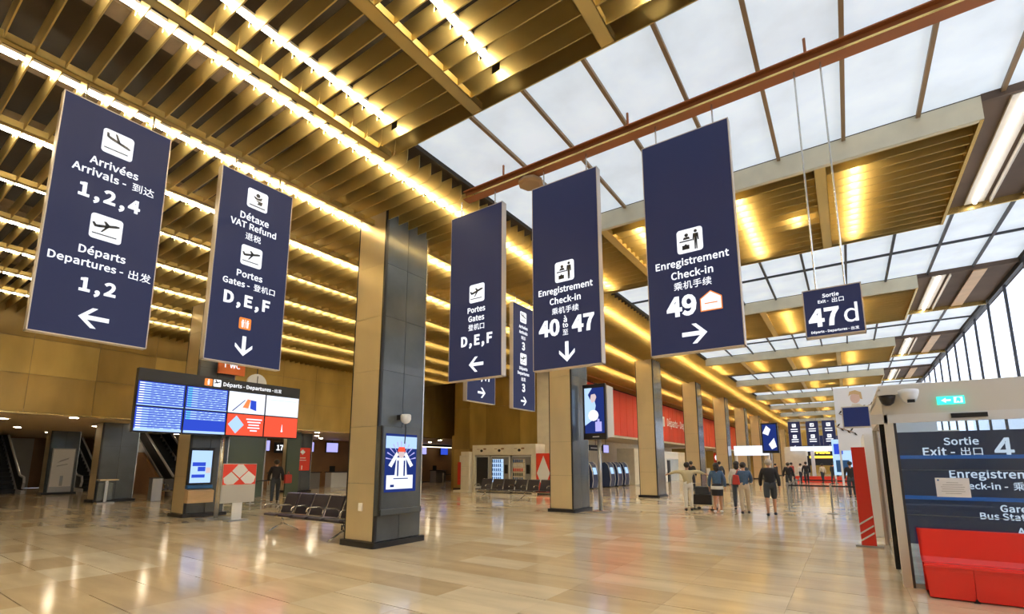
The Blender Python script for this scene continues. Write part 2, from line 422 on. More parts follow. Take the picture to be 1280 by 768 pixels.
# walls
def wall_panels(parent, x, ys, zs, ms, depth=.03, face=1):
    for yi in range(len(ys)-1):
        for zi in range(len(zs)-1):
            m = ms[zi] if random.random() > .12 else ms[1-zi % 2]
            MB().box(x, x+depth*face, ys[yi]+.006, ys[yi+1]-.006, zs[zi]+.006, zs[zi+1]-.006).build('wall_panel', m, parent)
wl = struct('wall_left', MB().box(XW-.3, XW-.03, -9, 60, 3.5, 8.0), 'deck')
ys = [-9+1.9*i for i in range(0, 30)]
zs = [3.46, 4.84, 6.15, 7.9]
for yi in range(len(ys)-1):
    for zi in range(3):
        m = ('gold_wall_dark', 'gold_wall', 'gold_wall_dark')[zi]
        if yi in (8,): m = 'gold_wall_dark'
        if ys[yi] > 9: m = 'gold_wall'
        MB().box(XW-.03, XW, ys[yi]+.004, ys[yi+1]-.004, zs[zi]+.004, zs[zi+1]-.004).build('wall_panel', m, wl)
MB().box(XW-.32, XW+.02, -9, 26, 3.42, 3.46).build('wall_edge', 'brass_trim', wl)
# lobby under the gallery
lc = struct('ceiling_lobby', MB().box(-47, XW-.02, -9, 60, 3.46, 3.60), 'soffit')
wb = struct('wall_lobby_back', MB().box(-47.2, -46.8, -9, 60, 0, 3.6), 'brown_wall')
MB().box(-46.8, -46.75, -2, 9.2, 0, 3.4).build('pale_panel', 'pale_grey', wb)
# core block: wall facing camera and red wall towards the hall
wc = struct('wall_core', MB().box(-21.3, -13.7, 24.34, 24.6, 0, 8), 'deck')
MB().box(-21.5, -21.3, 24.3, 60, 0, 3.5).build('wall_side', 'gold_wall_dark', wc)
xs = [-21.3, -20.0, -18.7, -17.4, -16.1, -14.85]
for i in range(5):
    for (z0, z1) in ((.12, 2.6), (2.6, 5.2), (5.2, 7.9)):
        MB().box(xs[i]+.004, xs[i+1]-.004, 24.3, 24.34, z0+.004, z1-.004).build('wall_panel', 'gold_wall_dark' if (i+int(z0)) % 3 else 'gold_wall', wc)
MB().box(-14.85, -13.65, 24.22, 24.34, 0, 7.9).build('corner_panel', 'cream', wc)
MB().box(-21.3, -14.85, 24.27, 24.34, 0, .12).build('skirting', 'black', wc)
wr = struct('wall_red', MB().box(-13.85, -13.66, 24.6, 97, 3.5, 8), 'deck')
y = 24.6; i = 0
while y < 80:
    MB().box(-13.66, -13.60, y+.02, y+1.3, 3.68, 6.94).build('red_panel', 'red_wall', wr); y += 1.32; i += 1
MB().box(-13.66, -13.60, 80, 97, 3.68, 7).build('gold_panel', 'gold_wall', wr)
MB().box(-13.70, -13.55, 24.6, 97, 3.50, 3.66).build('wall_edge', 'cream_metal', wr)
t = thing('wall_lettering', 'white raised lettering and door symbol on the red wall between the third and fourth columns', 'lettering', (-13.58, 44.0, 0), PI/2)
text('Départs - Departures', 5.6, 5.42, 9.0, t, m='white_paint', y=-.01); MB().prism(rr(-.3, .35, 5.0, 5.9, .08), 1, -.02, 0).build('symbol', 'white_paint', t)
struct('ceiling_arcade', MB().box(-21.3, -13.7, 24.6, 97, 3.5, 3.6), 'soffit')
struct('wall_arcade', MB().box(-17.2, -17.0, 24.6, 97, 0, 3.5), 'cream')
struct('wall_end', MB().box(-17, 9, 97.2, 97.5, 0, 8), 'gold_wall')
struct('wall_back', MB().box(-47, 9, -9.3, -9, 0, 8), 'cream')
struct('wall_lobby_end', MB().box(-47, -21.3, 60, 60.3, 0, 8), 'brown_wall')
# window wall on the right
ww = struct('wall_right', MB().box(4.45, 4.65, -9, 97, 0, 2.6), 'cream')
win = struct('window_1', MB().box(4.42, 4.52, -1, 97, 7.15, 7.3), 'mullion_dark')
MB().box(4.42, 4.52, -1, 97, 2.6, 2.7).build('sill', 'mullion_dark', win)
for i in range(0, 44):
    y = .8+2.2*i
    MB().box(4.43, 4.50, y-.03, y+.03, 2.7, 7.2).build('mullion', 'mullion_dark', win)
    if y < 95: MB().box(4.46, 4.47, y+.03, y+2.17, 2.7, 7.15).build('pane', 'window_glass', win)
MB().box(4.54, 4.6, -9, .8, 2.6, 8).build('side_wall', 'cream', win)
MB().box(4.40, 4.70, -9, 97, 7.3, ZD).build('head_panel', 'deck', win)
# pale building opposite, seen through the window wall
ob = thing('building_outside', 'pale grey building seen blurred through the right window wall', 'building', (16, 10, 0))
MB().box(0, 6, 0, 90, -3, 9.5).build('wall', 'white', ob)
for i in range(14):
    MB().box(-.05, 0, 2+6*i, 5+6*i, 4.6, 5.0).build('window', 'grey_metal', ob)

# ================================================================ COLUMNS
def column(x0, y0, label, wx=.90, wy=1.24, H=ZF+.25, name='column', flat=None, group='gold and dark stone columns'):
    t = thing(name, label, 'column', (x0, y0, 0), 0, group)
    MB().box(.02, wx-.02, .02, wy-.02, 0, H).build('core', 'black', t)
    zs = [.12, 1.25, 2.42, 3.6, 4.78, 5.96, H] if H > 5 else [.12, 1.25, 2.42, H]
    for i in range(len(zs)-1):
        a, b = zs[i], zs[i+1]
        MB().box(.03, wx-.03, -.02, .02, a+.003, b-.003).build('gold_panel', 'brass', t)
        for (p, q) in ((.04, wy/2-.006), (wy/2+.006, wy-.03)):
            MB().box(wx-.02, wx+.02, p, q, a+.003, b-.003).build('stone_panel', 'dark_stone', t)
    m = MB().box(0, .03, -.025, .02, .1, H).box(wx-.03, wx+.02, -.025, .04, .1, H)
    m.build('corner_trim', 'black', t)
    MB().box(wx-.02, wx+.03, wy-.03, wy, .1, H).build('edge_strip', 'steel', t)
    MB().prism(rr(-.08, wx+.1, -.1, wy+.1, .06), 2, 0, .11).build('plinth', 'black', t)
    return t
near_col = [(6.67, 'massive square column in the foreground carrying an advertising screen'), (15.2, 'second column along the hall, with a display on a pole beside it'), (24.2, 'third column along the hall, right of the first stretch of red wall')]
for y, l in near_col: column(-8.8, y, l, group=None) if False else column(-8.8, y, l)
c0 = None
names = ['fourth', 'fifth', 'sixth', 'seventh', 'eighth', 'ninth', 'tenth']
for i, n in enumerate(names):
    y = 32.9+9.0*i
    if c0 is None: c0 = column(-8.8, y, 'fourth column along the hall, behind the walking woman in tan')
    else: copy_tree(c0, None, (-8.8, y, 0), '%s column along the hall counting from the nearest' % n)
column(-18.05, 7.0, 'column behind the departures board, fitted with a touch screen kiosk', wy=1.15)
column(-27.8, 7.45, 'short dark column under the gallery, left of the departures board', wy=1.35, H=3.46)
column(-36.9, 7.75, 'dark column between the two left escalators, carrying a lit poster', wy=1.25, H=3.46)
column(-27.8, 16.35, 'dark column under the gallery with a red notice', wy=1.3, H=3.46)

# ================================================================ HANGING SIGNS
def sign(name, label, loc, rz, w_=1.27, h=3.36, rods=(( -.42, 6.9), (.42, 6.9)), group='large navy hanging signs', cat='sign'):
    t = thing(name, label, cat, loc, rz, group)
    MB().box(-w_/2+.012, w_/2-.012, -.062, .062, .012, h-.012).build('face_panel', 'navy', t)
    m = MB(); m.box(-w_/2, -w_/2+.012, -.066, .066, 0, h).box(w_/2-.012, w_/2, -.066, .066, 0, h).box(-w_/2, w_/2, -.066, .066, 0, .014).box(-w_/2, w_/2, -.066, .066, h-.012, h)
    m.build('frame', 'sign_edge', t)
    for (x, z1) in rods:
        MB().tube([(x, 0, h), (x, 0, z1-loc[2])], .012, 6).build('hanging_rod', 'steel', t)
    return t
def arrow(t, cx, cz, s, d, y=-.066):
    # arrow pointing left then rotated
    th = .11*s
    pts = [(-.5, 0), (-.08, .42), (.10, .42), (-.22, .09), (.5, .09), (.5, -.09), (-.22, -.09), (.10, -.42), (-.08, -.42)]
    a = {'left': 0, 'right': PI, 'down': PI/2, 'up': -PI/2}[d]
    P = [(cx+s*(x*math.cos(a)-z*math.sin(a)), cz+s*(x*math.sin(a)+z*math.cos(a))) for x, z in pts]
    MB().prism(P, 1, y-.006, y).build('arrow', 'sign_text', t)
def picto(t, cx, cz, s, kind, y=-.066):
    b = MB().prism(rr(cx-s/2, cx+s/2, cz-s/2, cz+s/2, s*.12), 1, y-.004, y).build('pictogram', 'sign_orange' if kind == 'wc' else 'sign_text', t)
    m = MB(); D = (y-.009, y-.004)
    def P(pts): m.prism([(cx+s*a, cz+s*b_) for a, b_ in pts], 1, *D)
    if kind in ('land', 'depart'):
        k = 1 if kind == 'depart' else -1
        def Q(pts):   # plane silhouette, climbing or descending
            a = R(12)*k if kind == 'land' else R(14)
            P([(1.12*(x*math.cos(a)-z*math.sin(a)), 1.35*(x*math.sin(a)+z*math.cos(a))+.08) for x, z in pts])
        Q([(-.36, .03), (-.30, .055), (-.05, .045), (.26, .045), (.36, .02), (.37, -.005), (.33, -.03), (-.22, -.03), (-.33, -.01)])
        Q([(-.02, .0), (.08, .0), (-.10, .22), (-.16, .22)] if kind == 'land' else [(-.02, .0), (.10, .0), (-.14, -.16), (-.20, -.16)])
        Q([(-.36, .04), (-.27, .03), (-.32, .13), (-.38, .13)])
        if kind == 'depart': Q([(-.02, .03), (.10, .03), (.0, .15), (-.06, .15)])
        P([(-.42, -.27), (.34, -.27), (.34, -.31), (-.42, -.31)])
    elif kind == 'check':
        P(disc(-.12, .24, .075, 10)); P([(-.26, .06), (-.22, .16), (-.02, .16), (.02, .06)]); P([(-.40, .02), (.10, .02), (.10, -.03), (-.40, -.03)])
        P([(-.30, -.18), (-.02, -.18), (-.02, -.36), (-.30, -.36)]); P([(-.2, -.14), (-.12, -.14), (-.12, -.18), (-.2, -.18)])
        P(disc(.24, .34, .065, 10)); P([(.14, .25), (.34, .25), (.36, -.04), (.31, -.05), (.29, .12), (.29, -.42), (.245, -.42), (.24, -.06), (.225, -.42), (.18, -.42), (.18, .12), (.16, -.05), (.11, -.04)])
    elif kind == 'vat':
        P(disc(.0, .24, .10, 10)); P([(-.22, .16), (.0, .10), (.22, .2), (.16, .02), (-.02, .0), (-.14, .04)]); P([(-.1, -.02), (.24, -.04), (.2, -.22), (-.02, -.22), (.04, -.10)])
        P([(-.38, -.32), (.38, -.32), (.38, -.37), (-.38, -.37)])
    elif kind == 'wc':
        for dx in (-.2, .2):
            P(disc(dx, .24, .08, 8)); P([(dx-.12, .14), (dx+.12, .14), (dx+.08, -.08), (dx+.07, -.36), (dx-.07, -.36), (dx-.08, -.08)])
        P([(-.015, .36), (.015, .36), (.015, -.36), (-.015, -.36)])
    m.build('symbol', 'sign_text' if kind == 'wc' else 'navy_flat', b)
F = -.066
def T(t, s, cx, z, w_, zb, bold=.007, **k): text(s, cx, z-zb, w_, t, y=F, bold=bold, **k)
s1 = sign('hanging_sign', 'leftmost large navy sign: Arrivals 1,2,4 and Departures 1,2, arrow left', (-8.35, 2.03, 3.3), PI/2, rods=((-.4, 6.95), (.4, 6.95)))
zb = 3.3
picto(s1, .0, 6.19-zb, .36, 'land'); T(s1, 'Arrivées', .0, 5.84, .56, zb); T(s1, 'Arrivals -', -.15, 5.66, .60, zb); T(s1, '到达', .36, 5.66, .27, zb); T(s1, '1,2,4', .0, 5.34, .70, zb, .016)
picto(s1, .0, 4.90-zb, .36, 'depart'); T(s1, 'Départs', .0, 4.52, .52, zb); T(s1, 'Departures -', -.15, 4.33, .80, zb); T(s1, '出发', .45, 4.34, .27, zb); T(s1, '1,2', .0, 4.02, .40, zb, .016); arrow(s1, .0, 3.60-zb, .33, 'left')
s2 = sign('hanging_sign', 'second large navy sign: VAT Refund and Gates D,E,F, arrow down', (-8.35, 4.06, 3.3), PI/2, rods=((-.4, 6.95), (.4, 6.95)))
picto(s2, -.01, 6.29-zb, .36, 'vat'); T(s2, 'Détaxe', -.03, 5.93, .50, zb); T(s2, 'VAT Refund', -.03, 5.76, .80, zb); T(s2, '退税', -.03, 5.57, .27, zb)
picto(s2, -.03, 5.22-zb, .36, 'depart'); T(s2, 'Portes', -.03, 4.87, .44, zb); T(s2, 'Gates -', -.24, 4.69, .44, zb); T(s2, '登机口', .24, 4.69, .38, zb); T(s2, 'D,E,F', -.03, 4.38, .78, zb, .016); picto(s2, -.04, 4.01-zb, .20, 'wc'); arrow(s2, -.03, 3.62-zb, .34, 'down')
zb = 3.2
s3 = sign('hanging_sign', 'navy sign reading Gates D,E,F, arrow left, beside the 40 to 47 sign', (-5.60, 6.97, zb), 0)
picto(s3, .05, 4.86-zb, .36, 'depart'); T(s3, 'Portes', .04, 4.54, .42, zb); T(s3, 'Gates', .04, 4.37, .38, zb); T(s3, '登机口', .04, 4.20, .38, zb); T(s3, 'D,E,F', .05, 3.92, .74, zb, .016); arrow(s3, .05, 3.48-zb, .34, 'left')
s4 = sign('hanging_sign', 'middle navy check-in sign reading 40 to 47, arrow down', (-3.67, 6.97, zb), 0)
picto(s4, .0, 4.86-zb, .36, 'check'); T(s4, 'Enregistrement', .0, 4.54, 1.02, zb); T(s4, 'Check-in', .0, 4.37, .58, zb); T(s4, '乘机手续', .0, 4.19, .50, zb)
T(s4, '40', -.31, 3.91, .40, zb, .016); T(s4, '47', .32, 3.91, .40, zb, .016); T(s4, 'à', 0, 4.03, .06, zb); T(s4, 'to', 0, 3.92, .10, zb); T(s4, '至', 0, 3.80, .10, zb); arrow(s4, .02, 3.47-zb, .34, 'down')
s5 = sign('hanging_sign', 'rightmost large navy check-in sign reading 49, arrow right', (-1.63, 6.97, zb), 0)
picto(s5, .01, 4.85-zb, .36, 'check'); T(s5, 'Enregistrement', .01, 4.53, 1.02, zb); T(s5, 'Check-in', .01, 4.36, .58, zb); T(s5, '乘机手续', .01, 4.19, .52, zb)
T(s5, '49', -.16, 3.89, .42, zb, .016)
BZ = -.145
h_ = MB().prism([(.10, .70+BZ), (.39, .70+BZ), (.39, .89+BZ), (.245, .99+BZ), (.10, .89+BZ)], 1, F-.005, F).build('lounge_badge', 'sign_orange', s5)
MB().prism([(.115, .715+BZ), (.375, .715+BZ), (.375, .88+BZ), (.245, .97+BZ), (.115, .88+BZ)], 1, F-.009, F-.005).build('badge_face', 'sign_text', h_)
MB().box(.16, .33, F-.012, F-.009, .80+BZ, .815+BZ).build('badge_line', 'sign_orange', h_)
arrow(s5, .0, 3.46-zb, .34, 'right')
# signs in the second row
s6 = sign('hanging_sign', 'navy sign half behind the D,E,F sign: Arrivals 3 and Departures 3, arrow right', (-8.3, 12.68, 3.32), PI/2, rods=((-.4, 6.95), (.4, 6.95)))
zb = 3.32
picto(s6, -.05, 6.3-zb, .36, 'land'); T(s6, 'Arrivées', -.05, 5.98, .5, zb); T(s6, 'Arrivals', -.05, 5.80, .48, zb); T(s6, '到达', -.05, 5.62, .25, zb); T(s6, '3', -.05, 5.35, .18, zb, .014)
picto(s6, -.05, 4.93-zb, .36, 'depart'); T(s6, 'Départs', -.05, 4.62, .46, zb); T(s6, 'Departures', -.05, 4.45, .66, zb); T(s6, '出发', -.05, 4.28, .25, zb); T(s6, '3', -.05, 4.01, .18, zb, .014); arrow(s6, -.04, 3.59-zb, .32, 'right')
s7 = sign('hanging_sign', 'navy sign with only its foot and right arrow visible below the D,E,F sign', (-8.3, 10.5, 3.32), PI/2, rods=((-.4, 6.95), (.4, 6.95)))
T(s7, '40,47', 0, 4.03, .8, zb, .014); arrow(s7, 0, 3.60-zb, .34, 'right')
s47 = sign('exit_sign', 'small square navy sign reading Exit 47d hung on two long rods', (0, 6.97, 3.19), 0, w_=.61, h=.61, rods=((-.15, 6.9), (.15, 6.9)), group=None)
zb = 3.19
T(s47, 'Sortie', -.01, 3.70, .17, zb); T(s47, 'Exit -', -.09, 3.63, .11, zb); T(s47, '出口', .06, 3.63, .12, zb); T(s47, '47', -.10, 3.43, .32, zb, .016); T(s47, 'd', .175, 3.445, .14, zb, .001); T(s47, 'Départs - Departures -', -.05, 3.25, .39, zb); T(s47, '出发', .20, 3.25, .08, zb)
# far signs
for i, (x, l) in enumerate(((-5.0, 'leftmost of the far row of navy signs over the hall'), (-3.2, 'middle of the far row of navy signs over the hall'), (-1.6, 'rightmost of the far row of navy signs over the hall'))):
    s = sign('hanging_sign', l, (x, 65.898, 3.2), 0, rods=((-.42, 6.96), (.42, 6.96)), group='far navy hanging signs')
    picto(s, 0, 2.9, .4, 'land' if i != 1 else 'check')
    for z in (2.4, 2.15, 1.2, .95): MB().box(-.35, .35, F-.005, F, z, z+.1).build('lettering', 'sign_text', s)
    picto(s, 0, 1.6, .4, 'depart'); arrow(s, 0, .4, .4, 'left')
for i, (x, y) in enumerate(((-2.6, 72.5), (-1.3, 73.87), (-.6, 81.5))):
    s = sign('hanging_sign', ('lower far navy sign behind the far row, %s' % ('left', 'middle', 'right')[i]), (x, y, 2.6), 0, h=2.6, rods=((-.42, 6.96), (.42, 6.96)), group='far navy hanging signs')
    arrow(s, 0, .6, .5, 'left'); MB().box(-.4, .4, F-.005, F, 1.2, 1.3).build('lettering', 'sign_text', s)

# ================================================================ DEPARTURES BOARD  (faces +X)
b = thing('departures_board', 'wide departures board of eight screens on a pole, white header lettering', 'departures board', (-15.76, 7.34, 0), PI/2)
W = 4.76; x0, x1 = -2.38, 2.38
MB().box(x0, x1, .0, .16, 2.50, 4.26).build('housing', 'black', b, bevel=.01)
MB().box(x0, x1, -.02, .0, 3.93, 4.26).build('header', 'navy_flat', b)
text('Départs - Departures -', .62, 4.08, 1.60, b, y=-.02); text('出发', 1.58, 4.08, .25, b, y=-.02)
pb = MB().prism(rr(-.72, -.50, 3.98, 4.20, .03), 1, -.026, -.02).build('pictogram', 'sign_orange', b)
MB().prism(disc(-.61, 4.16, .022, 8), 1, -.03, -.026).prism([(-.64, 4.13), (-.58, 4.13), (-.59, 4.01), (-.63, 4.01)], 1, -.03, -.026).build('symbol', 'sign_text', pb)
pb = MB().prism(rr(-.47, -.25, 3.98, 4.20, .03), 1, -.026, -.02).build('pictogram', 'sign_text', b)
MB().prism([(-.45, 4.07), (-.28, 4.12), (-.28, 4.15), (-.45, 4.10)], 1, -.03, -.026).prism([(-.38, 4.08), (-.34, 4.09), (-.40, 4.19), (-.43, 4.19)], 1, -.03, -.026).build('symbol', 'navy_flat', pb)
sw = W/4
for c in range(4):
    for r_ in range(2):
        a, q = x0+c*sw+.03, x0+(c+1)*sw-.03
        z0, z1 = (3.24, 3.90) if r_ == 0 else (2.54, 3.20)
        m = 'scr_blue' if c < 2 else ('scr_white' if r_ == 0 else 'scr_red')
        s = MB().box(a, q, -.03, 0, z0, z1).build('screen', m, b)
        if c < 2:
            full = not (c == 1 and r_ == 1); nrow = 9 if full else 4
            l1 = MB(); l2 = MB(); l3 = MB()
            for k in range(nrow):
                zz = z1-.045-k*.066
                l1.box(a+.02, q-.03, -.033, -.03, zz-.018, zz+.018)
                xx = a+.30
                l2.box(a+.03, a+.14, -.036, -.033, zz-.016, zz+.016)
                while xx < q-.12:
                    l_ = random.uniform(.04, .22); l3.box(xx, min(xx+l_, q-.05), -.036, -.033, zz-.006, zz+.008); xx += l_+random.uniform(.02, .09)
            l1.box(a, q, -.034, -.03, z0, z0+.07 if r_ else z0+.03)
            l1.build('flight_row', 'scr_light', s); l2.build('flight_code', ('scr_white', 'scr_teal')[c], s); l3.build('row_text', 'scr_blue', s)
        elif r_ == 0:
            if c == 2:
                MB().prism([(a+.42, z0+.18), (a+.60, z0+.16), (a+.66, z0+.44), (a+.56, z0+.46)], 1, -.036, -.03).build('shape', 'scr_orange', s)
                MB().prism([(a+.66, z0+.16), (a+.86, z0+.10), (a+.84, z0+.42), (a+.66, z0+.44)], 1, -.036, -.03).build('shape', 'scr_blue', s)
                MB().prism([(a+.1, z0+.05), (a+.14, z0+.05), (a+.5, z0+.42), (a+.47, z0+.42)], 1, -.036, -.03).build('line', 'scr_navy', s)
            else:
                MB().box(a+.04, q-.1, -.036, -.03, z1-.14, z1-.13).build('line', 'scr_light', s)
        else:
            if c == 2:
                MB().prism([(a+.02, (z0+z1)/2), (a+.26, z1-.05), (a+.50, (z0+z1)/2), (a+.26, z0+.05)], 1, -.036, -.03).build('diamond', 'scr_light', s)
                l = MB()
                for k, wv in enumerate((.5, .42, .34, .38, .22)): l.box(a+.82-wv/2, a+.82+wv/2, -.036, -.03, z1-.16-k*.09, z1-.12-k*.09)
                l.build('text_line', 'scr_orange' if False else 'scr_white', s)
            else:
                MB().prism([(a+.56, z0+.2), (a+.60, z0+.2), (a+.585, z0+.42), (a+.575, z0+.42)], 1, -.036, -.03).prism(disc(a+.58, z0+.2, .035, 8), 1, -.036, -.03).build('flame_mark', 'scr_white', s)
MB().tube([(0, .08, .03), (0, .08, 2.52)], .06, 12).build('pole', 'steel', b, smooth=True)
MB().prism(rr(-.42, .42, -.2, .45, .04), 2, 0, .05).build('foot_plate', 'grey_metal', b, bevel=.01)

# poster stand beneath the board
p = thing('poster_stand', 'white and red poster board with crossed petal emblem below the departures board', 'poster stand', (-15.0, 7.52, 0), PI/2)
MB().box(-.49, .49, 0, .03, .52, 1.66).build('board', 'pale_grey', p)
MB().box(-.48, .48, -.006, 0, 1.04, 1.64).build('red_field', 'red_poster', p)
def rot45(pts, c, a): return [(c[0]+x*math.cos(a)-z*math.sin(a), c[1]+x*math.sin(a)+z*math.cos(a)) for x, z in pts]
MB().prism([(-.07, 1.63), (.08, 1.63), (.23, 1.46), (-.0, 1.24), (-.23, 1.44)], 1, -.012, -.006).build('petal', 'white_paint', p)
MB().prism([(-.25, 1.42), (-.02, 1.20), (-.17, 1.06), (-.35, 1.05), (-.43, 1.10), (-.46, 1.24)], 1, -.012, -.006).build('petal', 'white_paint', p)
MB().prism([(.25, 1.44), (.02, 1.22), (.17, 1.07), (.35, 1.06), (.43, 1.12), (.465, 1.27)], 1, -.012, -.006).build('petal', 'white_paint', p)
MB().prism([(-.12, 1.04), (.13, 1.04), (0, 1.19)], 1, -.014, -.008).build('red_tip', 'red_poster', p)
MB().box(-.48, .48, -.009, 0, .54, 1.045).build('lower_panel', 'pale_grey', p)
MB().box(-.12, .16, .03, .06, .03, .60).build('stem', 'white_paint', p)
MB().prism(rr(-.3, .3, -.15, .2, .04), 2, 0, .04).build('foot', 'grey_metal', p)

# kiosk screen on the left column
k_ = thing('touch_kiosk', 'blue lit touch screen with tan shelf box on the left column', 'kiosk', (-17.10, 7.30, 0), PI/2)
MB().box(-.37, .37, -.10, -.01, 1.0, 2.15).build('screen_frame', 'black', k_, bevel=.01)
s = MB().box(-.30, .30, -.11, -.10, 1.06, 2.07).build('screen', 'scr_light', k_)
MB().box(-.26, .12, -.115, -.11, 1.58, 1.70).box(-.1, .12, -.115, -.11, 1.42, 1.56).box(-.26, .12, -.115, -.11, 1.22, 1.32).build('tile_mark', 'scr_blue', s)
MB().box(.14, .28, -.115, -.11, 1.36, 1.54).build('tile_mark', 'scr_skin', s)
MB().box(-.37, .37, -.16, -.01, .88, .99).build('icon_strip', 'blue_stripe', k_)
MB().hexa([(-.37, -.28, .45), (-.37, -.28, .82), (-.37, -.01, .45), (-.37, -.01, .88), (.37, -.28, .45), (.37, -.28, .82), (.37, -.01, .45), (.37, -.01, .88)]).build('shelf_box', 'wood_tan', k_)
# orange box sign and clock above the board
og = thing('orange_sign', 'orange box sign partly hidden above the departures board', 'sign', (-16.9, 7.9, 4.62), PI/2)
MB().box(-.42, .42, -.05, .05, 0, .42).build('box', 'orange', og)
text('i  WC', 0, .30, .5, og, y=-.05); MB().tube([(0, 0, .42), (0, 0, 2.35)], .015, 6).build('hanging_rod', 'black', og)
ck = thing('wall_clock', 'round white clock rising behind the departures board header', 'clock', (-16.85, 8.75, 4.42), PI/2)
MB().prism(disc(0, 0, .34, 24), 1, -.04, .04).build('dial', 'white_paint', ck)
MB().box(-.012, .012, -.05, -.04, 0, .26).build('minute_hand', 'black', ck); MB().box(-.015, .16, -.05, -.04, -.012, .012).build('hour_hand', 'black', ck)
MB().tube([(0, 0, .34), (0, 0, 2.54)], .015, 6).build('hanging_rod', 'black', ck)

# ================================================================ COLUMN 1 SCREEN (faces +X)
a_ = thing('advertising_screen', 'lit advertising screen of a figure in red cap on the nearest column', 'display', (-7.88, 7.17, 0), PI/2)
MB().box(-.56, .54, -.12, .02, .62, 2.42).build('frame', 'dark_stone', a_, bevel=.015)
MB().box(-.56, -.52, -.16, -.12, .62, 2.42).build('frame_edge', 'black', a_)
MB().box(-.52, .54, -.135, -.12, .62, .98).build('lower_panel', 'grey_metal' if False else 'dark_stone', a_)
MB().box(-.54, .56, -.20, -.10, .64, .76).build('sill', 'dark_stone', a_, bevel=.01)
s = MB().box(-.42, .44, -.13, -.12, 1.08, 2.27).build('screen', 'scr_navy', a_)
MB().box(-.42, .44, -.134, -.13, 1.97, 2.22).build('pale_band', 'scr_light', s)
ray = MB()
for d in range(-80, 81, 16):
    a = R(d+90); ray.prism([(.0+.2*math.cos(a), 1.7+.2*math.sin(a)), (.42*math.cos(a+.05), 1.7+.42*math.sin(a+.05)), (.42*math.cos(a-.02), 1.7+.42*math.sin(a-.02))], 1, -.136, -.134)
ray.build('rays', 'scr_purple', s)
MB().prism([(-.17, 1.4), (.17, 1.4), (.13, 1.78), (-.13, 1.78)], 1, -.140, -.136).prism([(-.34, 1.62), (-.26, 1.58), (-.08, 1.84), (-.13, 1.90)], 1, -.140, -.136).prism([(.34, 1.62), (.26, 1.58), (.08, 1.84), (.13, 1.90)], 1, -.140, -.136).build('figure', 'scr_white', s)
MB().prism(disc(0, 1.86, .09, 12), 1, -.142, -.140).build('face', 'scr_skin', s)
MB().prism([(-.11, 1.90), (.11, 1.90), (.08, 2.0), (-.08, 2.0)], 1, -.146, -.142).build('cap', 'scr_red', s)
MB().box(-.11, -.07, -.144, -.140, 1.4, 1.72).box(.07, .11, -.144, -.140, 1.4, 1.72).build('braces', 'scr_navy', s)
c_ = MB().box(-.38, .34, -.140, -.134, 1.14, 1.42).build('caption_card', 'scr_white', s)
MB().box(-.2, .2, -.144, -.140, 1.34, 1.36).box(-.28, -.18, -.144, -.140, 1.18, 1.23).build('caption_line', 'scr_navy', c_)
cc = thing('dome_camera', 'white dome camera above the advertising screen on the nearest column', 'camera', (-7.80, 7.2, 2.62))
MB().box(-.08, .05, -.07, .07, -.05, .06).build('bracket', 'black', cc); MB().lathe([(.02, -.13), (.08, -.10), (.11, -.04), (.11, .05), (.09, .07)], (.12, 0, 0)).build('dome', 'white_paint', cc, smooth=True)
MB().tube([(.12, 0, -.13), (.11, .02, -.3), (.11, .0, -.55)], .012, 6).build('cable', 'black', cc)
nt_ = thing('switch_plate', 'small white plate low on the gold face of the nearest column', 'plate', (-8.32, 6.64, .78)); MB().box(-.06, .06, -.012, .008, -.08, .08).build('plate', 'white_paint', nt_, bevel=.004)

# ================================================================ POLE DISPLAY by second column
d_ = thing('pole_display', 'tall blue lit display on a grey pole beside the second column', 'display', (-7.30, 15.82, 0))
MB().box(-.46, .42, 0, .10, 2.50, 4.48).build('frame', 'black', d_, bevel=.01)
MB().hexa([(-.40, .10, 2.55), (-.40, .10, 4.42), (-.1, .38, 2.62), (-.1, .38, 4.36), (.44, .10, 2.55), (.44, .10, 4.42), (.55, .38, 2.62), (.55, .38, 4.36)]).build('rear_housing', 'warm_steel', d_)
s = MB().box(-.38, .36, -.01, 0, 2.72, 4.34).build('screen', 'scr_navy', d_)
MB().prism([(-.38, 4.34), (-.1, 4.34), (.05, 3.7), (-.05, 3.2), (-.38, 3.0)], 1, -.014, -.01).build('pale_glow', 'scr_light', s)
MB().prism([(-.2, 4.2), (.0, 4.25), (.08, 4.0), (.02, 3.85), (-.1, 3.8), (-.18, 4.0)], 1, -.018, -.014).build('face', 'scr_skin', s)
MB().prism([(-.24, 4.1), (-.1, 4.3), (.1, 4.2), (.12, 4.0), (.02, 4.12), (-.12, 4.1), (-.16, 3.92)], 1, -.022, -.018).build('hair', 'scr_navy', s)
MB().prism(disc(-.05, 3.35, .2, 12), 1, -.018, -.014).build('orb', 'scr_white', s)
MB().box(.02, .26, -.022, -.018, 2.78, 3.12).box(.1, .18, -.022, -.018, 3.12, 3.22).build('bottle_card', 'scr_purple', s)
MB().box(-.1, .15, -.004, 0, 2.58, 2.61).build('badge', 'white_paint', d_)
MB().tube([(.05, .2, .03), (.05, .2, 2.6)], .07, 12).build('pole', 'grey_metal', d_, smooth=True)
MB().lathe([(.30, 0), (.30, .04), (.09, .06)], (.05, .2, 0), 20).build('foot', 'grey_metal', d_)

